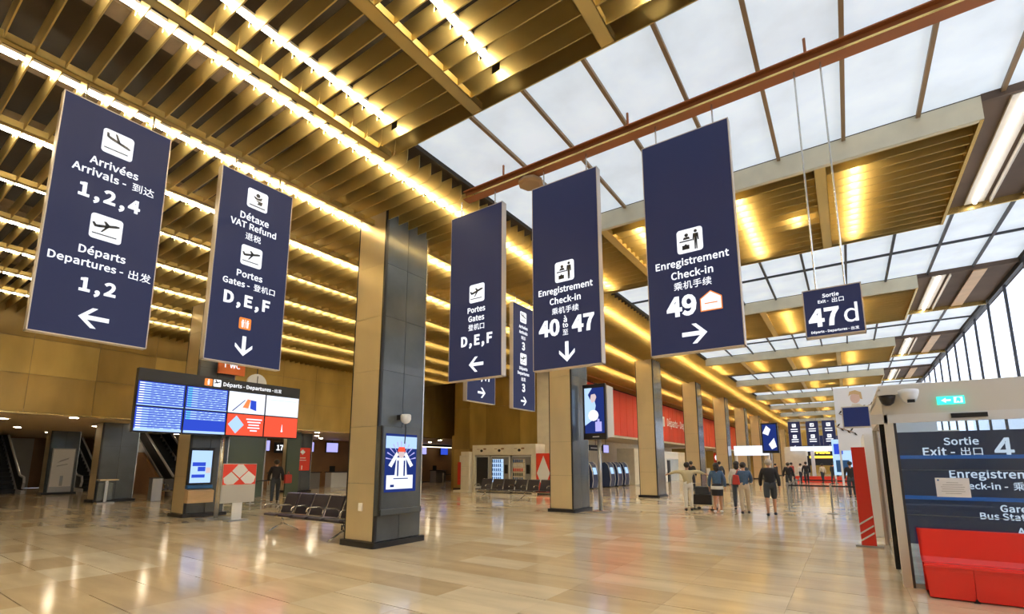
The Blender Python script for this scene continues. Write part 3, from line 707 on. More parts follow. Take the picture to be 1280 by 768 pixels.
# ================================================================ BENCHES
def bench(label, loc, n, pitch=.60, rz=0, name='bench_seating', group='rows of airport seats', legs=None):
    t = thing(name, label, 'bench', loc, rz, group)
    L = n*pitch
    MB().tube([(0, .32, .36), (L, .32, .36)], .028, 8).build('beam', 'steel', t)
    prof = [(.02, .44), (.06, .465), (.40, .43), (.46, .45), (.62, .86), (.615, .90), (.58, .90), (.43, .50), (.38, .475), (.05, .50), (.02, .48)]
    for i in range(n):
        x0 = i*pitch+.04; x1 = (i+1)*pitch-.04
        MB().prism([(.0, .415), (.05, .44), (.42, .40), (.42, .44), (.05, .475), (.0, .46)], 0, x0, x1).build('seat', 'leather', t, bevel=.012)
        MB().prism([(.43, .46), (.47, .44), (.64, .90), (.62, .93), (.585, .92)], 0, x0, x1).build('backrest', 'leather', t, bevel=.012)
        m = MB(); m.tube([(x0, .655, .92), (x1, .655, .92)], .012, 6).tube([(x0+.02, .46, .42), (x0+.02, .65, .92)], .012, 6)
        m.build('back_frame', 'steel', t)
    for i in range(n+1):
        x = i*pitch
        MB().tube([(x, .34, .37), (x, .44, .50), (x, .42, .62), (x, .34, .67), (x, .08, .67), (x, .02, .64), (x, .0, .58)], .017, 6).build('armrest', 'steel', t, smooth=True)
    for x in (legs or (.25, L-.25)):
        m = MB(); m.tube([(x, .32, .36), (x, .32, .22)], .03, 8).tube([(x, .32, .22), (x, .05, .09), (x, -.08, .02)], .022, 8).tube([(x, .32, .22), (x, .6, .09), (x, .74, .02)], .022, 8)
        m.build('leg', 'steel', t, smooth=True)
    return t
bench('four black leather seats with steel arms left of the nearest column', (-11.95, 6.62, 0), 5, .60, 0, legs=(.35, 2.75))
bench('row of black seats in front of the vending machines', (-15.2, 18.9, 0), 6, .68, 0, legs=(.4, 2.7))
bench('dim steel seats in front of the stairs, seen left of the touch kiosk', (-27.0, 9.6, 0), 4, .62, PI/2)
bb = thing('backpack', 'black rounded backpack behind the seats beside the nearest column', 'bag', (-10.4, 8.2, 0))
MB().ball((0, 0, .55), .26, 10, (1, .8, 1.15)).build('body', 'black_soft', bb, smooth=True)
MB().tube([(-.1, 0, .8), (0, 0, .92), (.1, 0, .8)], .02, 6).build('handle', 'skin', bb)
MB().box(-.35, .35, -.25, .25, .22, .27).tube([(-.3, -.2, 0), (-.3, -.2, .22)], .02, 6).tube([(.3, -.2, 0), (.3, -.2, .22)], .02, 6).tube([(.3, .2, 0), (.3, .2, .22)], .02, 6).tube([(-.3, .2, 0), (-.3, .2, .22)], .02, 6).build('stool', 'black', bb)

# ================================================================ VENDING MACHINES
def vending(x, w_, label, kind):
    t = thing('vending_machine', label, 'vending machine', (x, 23.2, 0), 0, 'vending machines along the gold wall')
    MB().box(0, w_, 0, .9, .05, 2.12).build('cabinet', 'white', t)
    MB().box(.06, w_-.06, -.03, 0, .35, 2.04).build('door', 'black' if kind == 'dark' else 'grey_metal', t)
    if kind != 'dark':
        MB().box(.14, w_-.42, -.04, -.03, .6, 1.92).build('window_back', 'scr_light' if kind == 'blue' else 'cream', t)
        for i in range(5):
            MB().box(.14, w_-.42, -.055, -.04, .72+i*.25, .735+i*.25).build('shelf', 'steel', t)
            m = MB()
            for j in range(5):
                xx = .19+j*(w_-.66)/5; m.tube([(xx, -.06, .735+i*.25), (xx, -.06, .88+i*.25), (xx, -.06, .91+i*.25)], [.035, .035, .012], 6)
            m.build('product', ('blue_stripe', 'green_glass', 'red', 'white')[(i+(kind == 'blue')*0) % 4] if kind != 'blue' else 'blue_stripe', t)['kind'] = 'stuff'
    MB().box(w_-.34, w_-.10, -.045, -.03, 1.1, 1.6).build('keypad', 'black', t)
    MB().box(.2, w_-.45, -.045, -.03, .38, .52).build('pickup_slot', 'black', t)
    MB().box(.03, w_-.03, .03, .87, 0, .05).build('foot', 'black', t)
vending(-18.55, .95, 'dark fronted vending machine, leftmost of the three', 'dark')
vending(-17.45, 1.35, 'vending machine with blue lit window, middle of the three', 'blue')
vending(-15.95, 1.35, 'vending machine with pale window, rightmost of the three', 'pale')
hd = thing('vending_surround', 'cream surround with small pictures above the vending machines', 'surround', (-18.77, 23.1, 0))
MB().box(0, 4.5, 0, 1.0, 2.16, 2.76).build('header', 'cream', hd)
MB().box(0, .18, 0, 1.0, 0, 2.16).build('side_panel', 'cream', hd); MB().box(4.22, 4.5, 0, 1.0, 0, 2.16).build('side_panel', 'cream', hd)
for x in (.7, 2.0, 3.4):
    MB().prism(disc(x, 2.42, .10, 10, 1, .8), 1, -.012, 0).build('picture', 'black', hd); MB().prism(disc(x+.24, 2.52, .10, 10, 1.2, .5), 1, -.012, 0).build('picture', 'brown_wall', hd); MB().box(x-.35, x-.15, -.01, 0, 2.5, 2.53).build('text_line', 'brown_wall', hd)
ra = thing('red_advert', 'red advert board with white diamond right of the vending machines', 'advert', (-14.1, 23.1, 0))
MB().box(-.15, 1.15, 0, .08, .1, 2.22).build('board', 'red_poster', ra)
MB().prism([(-.1, 1.15), (.32, 2.1), (.72, 1.15), (.32, .2)], 1, -.01, 0).build('diamond', 'white_paint', ra)
m = MB()
for z in (1.85, 1.5, 1.35, 1.2, .9, .75): m.box(.78, 1.08, -.01, 0, z, z+.08)
m.build('text_line', 'white_paint', ra); MB().box(-.1, 1.1, 0, .3, 0, .1).build('foot', 'black', ra)
wt = thing('white_totem', 'white and red information totem left of the vending machines', 'totem', (-19.6, 22.9, 0))
MB().box(.1, .75, 0, .4, .08, 2.38).build('body', 'cream', wt); MB().box(-.2, .1, .05, .35, .4, 1.75).build('red_side', 'red_wall', wt)
MB().box(-.35, .78, -.15, .5, 0, .08).build('foot', 'cream', wt); MB().box(-.05, .1, .05, .35, 1.75, 2.15).build('white_side', 'cream', wt)
for z in (.9, 1.5, 2.1): MB().box(.12, .73, -.006, 0, z, z+.01).build('seam', 'grey_metal', wt)

# ================================================================ VESTIBULE at right
VW = 3.9
v = thing('glass_vestibule', 'large glazed exit vestibule with navy door panel at right', 'vestibule', (.46, 8.74, 0))
MB().box(0, 3.94, 0, .12, 2.34, 2.72).build('fascia', 'warm_steel', v)
MB().box(-.02, 3.94, 0, 4.26, 2.72, 2.76).build('roof', 'warm_steel', v)
MB().box(0, 3.9, -.04, 0, 2.22, 2.34).build('door_header', 'header_grey', v)
MB().box(.72, 1.08, -.06, -.04, 2.26, 2.32).build('motion_sensor', 'black', v)
MB().box(0, .10, -.03, .10, 0, 2.34).build('corner_post', 'warm_steel', v)
MB().box(.10, .13, -.02, .02, .0, 2.22).build('door_stile', 'mullion_dark', v)
MB().box(0, .10, 1.40, 1.52, 0, 2.34).build('side_post', 'warm_steel', v); MB().box(0, .10, 4.14, 4.26, 0, 2.34).build('side_post', 'warm_steel', v)
MB().box(.0, .06, 1.36, 1.40, 0, 2.34).build('side_seal', 'black', v)
MB().box(0, .10, .10, 4.14, 2.34, 2.72).build('side_fascia', 'warm_steel', v)
MB().box(.04, .05, .10, 1.36, .06, 2.34).build('side_glass', 'glass', v); MB().box(.04, .05, 1.52, 4.14, .06, 2.34).build('side_glass', 'glass', v)
MB().box(.13, 3.9, 0, .02, .06, 2.22).build('door_glass', 'door_glass', v)
MB().box(.10, 3.9, -.01, .03, 0, .06).build('threshold', 'grey_metal', v)
ps = thing('direction_board', 'navy exit panel behind the glass: Exit 4, check-in and bus station lines', 'sign', (.60, 9.0, 0))
MB().box(.0, 3.6, 0, .06, .55, 2.10).build('panel', 'panel_navy', ps)
for z, hh in ((1.72, .05), (1.16, .05)): MB().box(0, 3.6, -.012, 0, z, z+hh).build('blue_band', 'blue_band', ps)
for z in (1.56, .94): MB().box(0, 3.6, -.012, 0, z, z+.01).build('thin_rule', 'grey_metal', ps)
PY = 0
def VT(s, x, z, w_, **k): text(s, x-.60, z, w_, ps, m='panel_text', y=PY, **k)
VT('Sortie', 1.285, 1.96, .36); VT('Exit -', 1.04, 1.82, .34); VT('出口', 1.38, 1.82, .22); VT('4', 1.70, 1.86, .19)
VT('Enregistrement', 1.62, 1.50, 1.0); VT('Check-in -', 1.42, 1.36, .52); VT('乘机手续', 1.96, 1.36, .46)
VT('Gare Routière', 1.95, 1.08, .75); VT('Bus Station -', 1.70, .97, .66); VT('汽车站', 2.24, .97, .34); VT('A', 1.74, .79, .08)
VT('ccès', 1.93, .79, .28)
pn = thing('paper_notice', 'white paper notice taped on the glass door', 'notice', (1.10, 8.725, 1.34)); MB().box(-.17, .17, -.012, -.004, -.125, .125).build('sheet', 'white_paint', pn)
m = MB()
for k, wv in enumerate((.12, .2, .24, .22, .24, .16)): m.box(-wv/2, wv/2, -.014, -.012, .06-k*.028, .066-k*.028)
m.build('print_line', 'grey_metal', pn); MB().box(-.15, -.13, -.014, -.012, .085, .105).build('logo', 'blue_stripe', pn)
eb = thing('exit_light', 'small green lit exit sign on the vestibule fascia', 'exit sign', (1.20, 8.72, 2.50))
MB().box(-.14, .14, -.03, .0, -.055, .055).build('box', 'exit_green', eb)
MB().prism([(-.10, 0), (-.05, .035), (-.05, .012), (-.0, .012), (-.0, -.012), (-.05, -.012), (-.05, -.035)], 1, -.034, -.03).box(.03, .12, -.034, -.03, -.04, .04).build('symbol', 'scr_white', eb)
MB().prism([(.06, .03), (.09, .03), (.10, 0), (.09, -.035), (.07, -.01), (.05, -.035)], 1, -.038, -.034).build('runner', 'exit_green', eb)
dc = thing('dome_camera', 'white dome camera on the vestibule fascia left of the green exit sign', 'camera', (.76, 8.60, 2.62)); MB().lathe([(.03, -.14), (.07, -.12), (.10, -.05), (.115, 0), (.115, .04), (.09, .05)], (0, 0, 0)).build('dome', 'white_paint', dc, smooth=True); MB().box(-.04, .04, 0, .13, -.02, .03).build('arm', 'white_paint', dc)
MB().box(-.03, .05, -.105, -.06, -.14, -.10).build('lens', 'black', dc)
dc = thing('dark_camera', 'dark dome camera at the left corner of the vestibule fascia', 'camera', (.52, 8.60, 2.60)); MB().lathe([(.03, -.14), (.07, -.11), (.09, -.05), (.10, 0)], (0, 0, 0)).build('dome', 'black', dc, smooth=True); MB().box(-.11, .11, -.11, .13, 0, .06).build('mount', 'warm_steel', dc)
bmn = thing('wall_monitor', 'dark blue monitor on an arm at the vestibule corner', 'monitor', (.14, 8.72, 2.17))
MB().box(-.17, .17, -.03, .03, 0, .32).build('frame', 'warm_steel', bmn, bevel=.006); MB().box(-.155, .155, -.035, -.03, .02, .30).build('screen', 'scr_off', bmn); MB().box(.1, .36, -.02, .015, .04, .18).build('arm', 'warm_steel', bmn)
# red sofa
so = thing('red_bench', 'glossy red plastic bench seat in front of the navy glass door', 'bench', (.66, 8.18, 0))
SL = 1.30
def sec(x, e): return [(x, .04+e, .015), (x, .0+e, .34), (x, -.02+e, .40), (x, .02+e, .425), (x, .30, .40), (x, .36, .46), (x, .42, .80), (x, .47, .805), (x, .50, .78), (x, .46, .015)]
m = MB(); n0 = 10; X = [.03, 0, .02, .45, .452, .455, .90, .902, .905, SL-.02, SL, SL-.03]
for i, x in enumerate(X):
    e = .05 if i in (0, len(X)-1) else (.018 if i in (4, 7) else 0)
    m.v += [(p[0]+(.04 if i < 2 and k in (0, 9) else 0), p[1], p[2]) for k, p in enumerate(sec(x, e))]
for i in range(len(X)-1):
    for k in range(n0): m.f.append((i*n0+k, i*n0+(k+1) % n0, (i+1)*n0+(k+1) % n0, (i+1)*n0+k))
m.f += [tuple(range(n0))[::-1], tuple(range((len(X)-1)*n0, len(X)*n0))]
m.build('body', 'red', so, bevel=.012)
MB().prism(rr(-.0, SL, -.035, .05, .03), 2, .385, .415).build('seat_lip', 'red', so, bevel=.01)
for x in (.453, .903): MB().prism([(x-.03, .0), (x+.03, .0), (x, .05)], 1, .015, .06).build('foot_notch', 'black', so)
# second red seat barely in frame is the bench end with a magenta sticker
MB().prism([(SL-.12, .30), (SL-.02, .30), (SL-.02, .38), (SL-.10, .38)], 1, -.03, -.022).build('magenta_sticker', mat('magenta', (.7, .05, .35), .4), so)
# red leaning post
rp = thing('red_totem', 'tall tapering red totem with white slanted stripes left of the vestibule', 'totem', (.18, 12.45, 0))
MB().hexa([(-.12, -.06, .03), (-.13, -.06, 1.99), (-.12, .10, .03), (-.13, .10, 1.99), (.13, -.06, .03), (.10, -.06, 1.99), (.13, .10, .03), (.10, .10, 1.99)]).build('body', 'red', rp)
for z in (.10, .24, .42): MB().prism([(-.12, z), (-.12, z+.035), (.11, z+.20), (.11, z+.165)], 1, -.068, -.06).build('stripe', 'white_paint', rp)
MB().box(-.22, .24, -.12, .16, 0, .03).build('foot_plate', 'grey_metal', rp)
wp = thing('white_partition', 'white upright partition between the red totem and the vestibule', 'partition', (.36, 14.2, 0)); MB().box(-.03, .32, 0, 3.0, 0, 2.36).build('panel', 'white_paint', wp)
# hall-side shop with big white poster of a blond woman
sh = thing('poster_wall', 'white poster wall of a blond woman and dark twigs above the far right shops', 'poster', (-.25, 20.0, 0))
MB().box(0, 2.6, 0, .25, 2.1, 4.22).build('panel', 'white_paint', sh)
MB().prism(disc(.60, 3.85, .16, 14, .85, 1.1), 1, -.01, 0).build('face', 'face_print', sh)
MB().prism([(.42, 3.92), (.46, 4.08), (.62, 4.12), (.78, 4.04), (.80, 3.80), (.74, 3.82), (.72, 3.95), (.56, 4.0), (.46, 3.96)], 1, -.018, -.01).build('hair', 'hair_blond', sh)
MB().prism([(.40, 3.40), (.50, 3.66), (.70, 3.66), (.95, 3.45), (.98, 3.0), (.38, 3.0)], 1, -.012, 0).build('shoulders', 'cream', sh)
for (a, q) in (((.75, 3.5), (1.35, 3.75)), ((.95, 3.2), (1.5, 3.6)), ((.1, 3.35), (.5, 3.1)), ((1.2, 3.0), (1.4, 3.9)), ((.0, 2.9), (.45, 2.7))):
    MB().tube([(a[0], -.01, a[1]), (q[0], -.01, q[1])], .012, 5).build('twig', 'brown_wall', sh)
    for k in range(6):
        u = k/5; x = a[0]+(q[0]-a[0])*u; z = a[1]+(q[1]-a[1])*u; s_ = (-1)**k*.09
        MB().prism([(x, z), (x+.05, z+s_), (x+.11, z+s_*1.2), (x+.06, z+s_*.2)], 1, -.016, -.008).build('leaf', 'deck', sh)
MB().box(.35, 2.6, .02, .22, 0, 2.1).build('lower_wall', 'white_paint', sh)
MB().box(0, .06, .05, .2, 0, 2.1).build('post', 'white_paint', sh)
# right row of pale shop fronts further down
for i, (y, m_, l) in enumerate(((30, 'cream', 'nearest'), (40, 'white', 'second'), (52, 'cream', 'third'))):
    t = thing('shop_unit', '%s pale shop unit along the right side of the far hall' % l, 'shop', (.3, y, 0)); MB().box(0, 4, 0, 6, 0, 3.2).build('shell', m_, t)
    MB().box(-.02, 0, .6, 5.4, .4, 2.4).build('front_window', 'scr_light' if i == 1 else 'glass', t); MB().box(-.04, 0, .3, 5.7, 2.6, 3.0).build('fascia', 'white_paint', t)
    for q in range(3): MB().box(-.03, -.01, 1.2+q*1.4, 1.9+q*1.4, .6, 2.2).build('display_panel', ('scr_navy', 'scr_light', 'scr_white')[(q+i) % 3], t)

# ================================================================ QUEUE BARRIERS
GQ = 'belt barrier posts'
def post(x, y, label, to=None, group=GQ, bh=.93):
    t = thing('barrier_post', label, 'barrier post', (x, y, 0), 0, group)
    MB().lathe([(.16, 0), (.16, .02), (.03, .035), (.028, .96), (.035, .97), (.035, 1.0)], (0, 0, 0), 10).build('post', 'grey_metal', t, smooth=False)
    if to:
        dx, dy = to[0]-x, to[1]-y; L = math.hypot(dx, dy); ux, uy = dx/L, dy/L
        n = (-uy*.006, ux*.006)
        p = [(ux*.03+s*n[0], uy*.03+s*n[1], z) for s in (-1, 1) for z in (bh-.05, bh)]; q = [(dx-ux*.03+s*n[0], dy-uy*.03+s*n[1], z) for s in (-1, 1) for z in (bh-.05, bh)]
        MB().hexa(p+q).build('belt', 'black', t)
P1 = [(-1.88, 19.9), (-.95, 19.9), (.05, 19.9)]
post(-1.88, 19.9, 'front left barrier post of the queue right of the walking man', (-.6, 19.8)); post(-.6, 19.8, 'middle front barrier post of the queue', (.25, 19.7)); post(.25, 19.7, 'front right barrier post of the queue beside the red totem')
ys = [21.6, 23.3, 25.0, 27.0]
for i, y in enumerate(ys):
    post(-1.95-.02*i, y, '%s post in the left side row of the queue' % order[i+1], (-1.93-.02*i, y-1.7 if i else 19.9))
post(-.55, 26.0, 'rear middle barrier post of the queue', (-1.9, 27)); post(.2, 26.0, 'rear right barrier post of the queue', (-.55, 26.0))
for i, (x, y) in enumerate(((-20.9, 11.0), (-22.6, 17.3), (-25.0, 19.0), (-22.5, 22.0))):
    post(x, y, ('grey barrier post beside the man in dark jacket', 'grey barrier post in front of the check-in counters', 'dim barrier post by the check-in counters', 'barrier post left of the white totem')[i], ((-22.6, 13.0), (-24.5, 18.6), (-27, 21), (-24.5, 23.5))[i], group='lobby barrier posts')
for i in range(4): post(-24.2+.9*i*.6, 26.5+1.4*i, '%s dark barrier post in the lobby left of the white totem' % order[i], (-24.2+.9*(i+1)*.6, 27.9+1.4*i), group='lobby barrier posts')

# ================================================================ ARCADE under the red wall
def bagdrop(x, y, l):
    t = thing('bag_drop_machine', l, 'bag drop', (x, y, 0), 0, 'blue bag drop machines'); 
    MB().prism([(-.30, .05), (.34, .05), (.42, .5), (.38, 1.1), (.24, 1.6), (.02, 1.78), (-.22, 1.74), (-.36, 1.3), (-.40, .6)], 1, -.42, .42).build('shell', 'blue_machine', t, bevel=.04)
    for yy in (-.44, .42): MB().tube([(.36, yy+.01, .1), (.44, yy+.01, .55), (.39, yy+.01, 1.12), (.24, yy+.01, 1.62), (.02, yy+.01, 1.79)], .022, 6).build('white_rim', 'white_paint', t)
    MB().prism([(.40, .95), (.43, .95), (.33, 1.4), (.30, 1.4)], 1, -.25, .25).build('screen', 'scr_light', t); MB().box(-.35, .4, -.4, .4, 0, .06).build('foot', 'black', t)
for i, y in enumerate((30.4, 33.3, 34.7, 36.1)): bagdrop(-14.5, y, '%s of the blue bag drop machines under the red wall' % ('leftmost, behind the column', 'second', 'third', 'rightmost')[i])
for i, y in enumerate((31.2, 34.8)):
    t = thing('hanging_monitor', 'purple lit monitor above the bag drop machines, %s' % ('left', 'right')[i], 'monitor', (-15.2, y, 2.45), PI/2, 'purple monitors')
    MB().box(-.5, .5, 0, .08, 0, .65).build('frame', 'black', t); MB().box(-.46, .46, -.01, 0, .04, .61).build('screen', 'scr_purple', t); MB().tube([(0, .04, .65), (0, .04, 1.05)], .02, 6).build('hanger', 'black', t)
t = thing('hanging_monitor', 'grey counter sign between the purple monitors', 'monitor', (-15.2, 33.0, 2.6), PI/2, 'purple monitors'); MB().box(-1.1, 1.1, 0, .08, 0, .4).build('frame', 'slate_cloth', t); MB().box(-.9, .9, -.01, 0, .15, .22).build('text_line', 'white_paint', t); MB().tube([(0, .04, .4), (0, .04, .9)], .02, 6).build('hanger', 'black', t)
t = thing('service_booth', 'pale booth right of the blue bag drop machines', 'booth', (-14.6, 38.3, 0)); MB().box(-1.2, .3, 0, 1.9, 0, 2.9).build('shell', 'cream', t); MB().box(-.2, .32, 1.9, 2.3, 0, 2.4).build('red_panel', 'red_wall', t)
t = thing('white_portal', 'white portal shop front with dark opening beyond the third column', 'shop', (-14.2, 45, 0)); MB().box(-1.2, .2, 0, .9, 0, 2.8).build('jamb', 'white_paint', t); MB().box(-1.2, .2, 4.6, 7.0, 0, 2.8).build('jamb', 'cream', t); MB().box(-1.2, .2, .9, 4.6, 2.1, 2.8).build('lintel', 'white_paint', t); MB().box(-1.2, -1.1, .9, 4.6, 0, 2.1).build('rear_panel', 'scr_light', t)
MB().box(-.2, .1, 1.6, 2.2, 0, 2.0).build('poster', 'navy_flat', t)
for i in range(8):
    y = 54+4.3*i
    t = thing('arcade_shop', ('%s dim shop bay in the far arcade under the red wall' % order[i]), 'shop', (-14.4, y, 0)); MB().box(-1.5, 0, 0, .25, 0, 3.3).build('pier', 'gold_wall', t); MB().box(-1.5, -1.3, .25, 4.2, .4, 2.8).build('rear_panel', ('brown_wall', 'scr_white', 'cream', 'brown_wall')[i % 4], t); MB().box(-.6, -.3, .8, 3.4, 0, 1.1).build('counter', 'black' if i % 2 else 'cream', t)
t = thing('exit_totem_red', 'thin glowing red totem far behind the walking women', 'totem', (-9.6, 46.5, 0)); MB().box(-.4, .4, 0, .3, 0, 2.6).build('body', 'red_wall', t); MB().prism(disc(0, 2.2, .3, 10), 1, -.02, 0).build('emblem', 'scr_white', t)
# mid hall info desk & screen
t = thing('lit_counter', 'white lit counter sign in the far hall left of the blue screen', 'counter', (-8.0, 45, 0)); MB().box(0, 2.6, 0, .6, 2.35, 3.15).build('lit_header', 'scr_white', t); MB().box(0, .15, 0, .6, 0, 2.35).build('leg', 'cream', t); MB().box(2.45, 2.6, 0, .6, 0, 2.35).build('leg', 'cream', t)
t = thing('far_display', 'tall blue lit display on pole in the far hall', 'display', (-5.1, 44, 0)); MB().box(-.6, .6, 0, .25, 2.5, 4.9).build('frame', 'black', t); MB().box(-.5, .5, -.01, 0, 2.7, 4.8).build('screen', 'scr_navy', t); MB().prism([(-.5, 4.1), (-.2, 4.7), (.1, 4.4), (-.1, 3.9)], 1, -.02, -.01).prism([(-.1, 3.2), (.3, 3.7), (.45, 3.0), (.1, 2.8)], 1, -.02, -.01).build('bright_shape', 'scr_white', t); MB().tube([(0, .12, 0), (0, .12, 2.5)], .07, 8).build('pole', 'grey_metal', t)
t = thing('cream_kiosk', 'cream kiosk block with white canopy in the far hall', 'kiosk', (-5.2, 55, 0)); MB().box(0, 1.8, 0, 3, 0, 3.3).build('body', 'cream', t); MB().box(.6, 4.2, -.6, 3, 2.9, 3.3).build('canopy', 'scr_white', t); MB().box(2.2, 2.5, 0, .4, 0, 2.9).build('post', 'white_paint', t)
MB().box(1.9, 2.1, -.1, 0, .8, 2.4).build('poster', 'black', t)
t = thing('yellow_sign', 'glowing yellow lettered shop sign at the end of the hall', 'sign', (-2.6, 62, 0)); MB().box(-1.7, 1.7, 0, .3, 1.5, 3.6).build('board', 'black', t); text('PAUL', .2, 3.0, 1.6, t, m='yellow_sign', y=-.01, bold=.04); MB().box(-1.3, 1.2, -.02, 0, 2.25, 2.5).build('text_line', 'yellow_sign', t); MB().box(-1.6, -1.4, 0, .3, 0, 1.5).box(1.4, 1.6, 0, .3, 0, 1.5).build('leg', 'black', t)
t = thing('red_counter', 'low red counter strip at the far end of the hall', 'counter', (-2.2, 52, 0)); MB().box(-2.0, 2.4, 0, .5, 0, .5).build('body', 'red_poster', t); MB().box(-2.0, 2.4, -.05, .55, .5, .55).build('top', 'red_poster', t)
t = thing('blue_hoarding', 'blue and white advert panels behind the red totem', 'advert', (-.9, 40, 0)); MB().box(0, 1.1, 0, .2, .9, 3.3).build('panel', 'scr_light', t); MB().box(.15, .9, -.01, 0, 1.1, 1.9).build('blue_shape', 'blue_stripe', t); MB().box(.1, .6, -.01, 0, 2.3, 3.0).build('blue_shape', 'scr_blue', t); MB().box(0, .1, 0, .2, 0, .9).box(1.0, 1.1, 0, .2, 0, .9).build('leg', 'white_paint', t)
sd = thing('smoke_hood', 'brown round fitting hanging on the rust beam above the 40 to 47 sign', 'fitting', (-4.45, 7.10, 6.80)); MB().lathe([(.18, 0), (.24, .02), (.24, .07), (.16, .10)], (0, 0, 0), 8).build('dish', 'smoke_brown', sd)
gl_ = thing('green_light', 'small green lamp under the departures board', 'lamp', (-24.5, 10.1, 3.1)); MB().prism(disc(0, 0, .10, 12), 0, -.03, 0).build('disc', 'green_led', gl_); MB().prism(disc(0, 0, .05, 10), 0, 0, .01).build('centre', 'black', gl_); MB().tube([(-.02, 0, .10), (-.02, 0, .36)], .015, 6).build('hanger', 'black', gl_)

# ================================================================ LOBBY (under the gallery)
for i, (x, y) in enumerate([(-25.2, 3), (-25.2, 6), (-25.2, 9), (-28, 4.5), (-30, 8), (-34, 6), (-34, 10), (-38, 8), (-34, 2.5), (-38, 4), (-42, 9), (-34, 13), (-30, 12.8), (-36, 11.5), (-25.5, 14), (-25.5, 17), (-25.5, 20), (-28.5, 16), (-28.5, 19), (-28.5, 23), (-31.5, 14), (-31, 18), (-31, 21), (-26, 28), (-29, 30), (-26, 33), (-29, 36)]):
    t = tag(MB().lathe([(.11, 0), (.13, -.01), (.13, .0)], (0, 0, 0), 12).build('downlight', 'downlight'), 'round recessed downlight glowing in the low lobby ceiling', 'light', 'lobby downlights'); t.location = (x, y, 3.455)
def escalator(loc, w_, label, L=6.0):
    t = thing('escalator', label, 'escalator', loc, 0, 'escalators at the back of the lobby')
    k = math.tan(R(30))
    for s in (0, 1):
        y0 = 0 if s == 0 else w_
        MB().prism([(1.2, 0), (1.2, .18), (0, .22), (-L, .22+L*k), (-L, 0)], 1, y0, y0+.18).build('side_skirt', 'alu', t)
        MB().prism([(1.0, .2), (.95, .85), (0, .95), (-L, .95+L*k), (-L, .2+L*k), (0, .2)], 1, y0+.07, y0+.11).build('balustrade', 'black', t)
        MB().tube([(1.0, y0+.09, .3), (1.15, y0+.09, .6), (1.0, y0+.09, .9), (0, y0+.09, 1.0), (-L, y0+.09, 1.0+L*k)], .06, 8).build('handrail', 'alu', t)
    n = int(L/.4)
    for i in range(n): MB().box(-.4*(i+1), -.4*i, .18, w_, 0 if i == 0 else .23*i-.25, .23*(i+1)).build('step', 'black', t)
escalator((-39.0, 6.1, 0), 1.1, 'escalator at the far left edge with bright steel edge')
escalator((-39.2, 9.75, 0), 1.1, 'escalator between the two dark lobby columns')
escalator((-29.6, 11.3, 0), 1.3, 'dark escalator rising behind the departures board', 6)
t = thing('stair_screen', 'brown triangular screen beside the dark escalator', 'screen wall', (-30, 11.0, 0)); MB().prism([(-6.2, 0), (.3, 0), (.3, .45), (-3.0, 2.3), (-6.2, 2.3)], 1, 0, .12).build('panel', 'brown_wall', t)
t = thing('poster_lightbox', 'white lit poster with small dark sketch on the lobby column', 'poster', (-35.9, 8.33, 0), PI/2)
MB().box(-.48, .48, -.1, .0, .12, 2.5).build('frame', 'grey_metal', t); s = MB().box(-.45, .45, -.11, -.1, .42, 2.45).build('poster_face', 'white_paint', t)
MB().prism([(-.25, 1.7), (.2, 1.9), (.25, 2.0), (-.1, 1.85)], 1, -.115, -.11).prism([(-.25, 1.5), (.2, 1.62), (.2, 1.66), (-.25, 1.55)], 1, -.115, -.11).box(-.05, .08, -.115, -.11, .45, 1.0).build('sketch', 'grey_metal', s)
t = thing('litter_stand', 'pale topped litter bin stand in front of the left dark column', 'bin', (-26.3, 7.6, 0)); MB().box(-.1, .35, -.3, .35, .95, 1.0).build('top', 'beige_cloth', t); MB().box(.08, .16, -.05, .05, .05, .95).build('post', 'steel', t); MB().box(-.1, .3, -.3, .3, 0, .05).build('foot', 'grey_metal', t); MB().box(-.02, .06, -.25, .25, .1, .85).build('bag_panel', 'glass', t)
t = thing('grey_bin', 'grey metal bin right of the left dark column', 'bin', (-25.9, 9.3, 0)); MB().box(-.2, .2, -.2, .2, 0, 1.0).build('body', 'grey_metal', t, bevel=.02); MB().box(-.21, .21, -.21, .21, 1.0, 1.04).build('lid', 'black', t)
t = thing('green_partition', 'grey green glazed partition behind the poster stand', 'partition', (-25.2, 11.8, 0)); MB().box(0, .1, 0, 2.0, 0, 3.4).build('panel', 'green_glass', t); MB().box(0, .14, 0, .06, 0, 3.4).build('edge_post', 'grey_metal', t); MB().box(0, .14, 1.94, 2.0, 0, 3.4).build('edge_post', 'grey_metal', t)
t = thing('green_partition', 'narrow pale green panel left of the red notice column', 'partition', (-25.2, 15.0, 0)); MB().box(0, .12, 0, .75, 0, 3.4).build('panel', 'green_glass', t)
t = thing('red_notice', 'red notice with white diamond mark on the dark lobby column', 'notice', (-26.86, 17.0, 0), PI/2)
MB().box(-.5, .5, -.05, 0, 1.26, 2.60).build('board', 'red_poster', t); MB().prism([(-.16, 2.35), (0, 2.5), (.16, 2.35), (0, 2.18)], 1, -.06, -.05).build('diamond', 'white_paint', t)
MB().box(-.2, .2, -.06, -.05, 1.98, 2.02).box(-.25, .25, -.06, -.05, 1.85, 1.88).box(-.03, .03, -.06, -.05, 1.32, 1.55).build('text_line', 'white_paint', t)
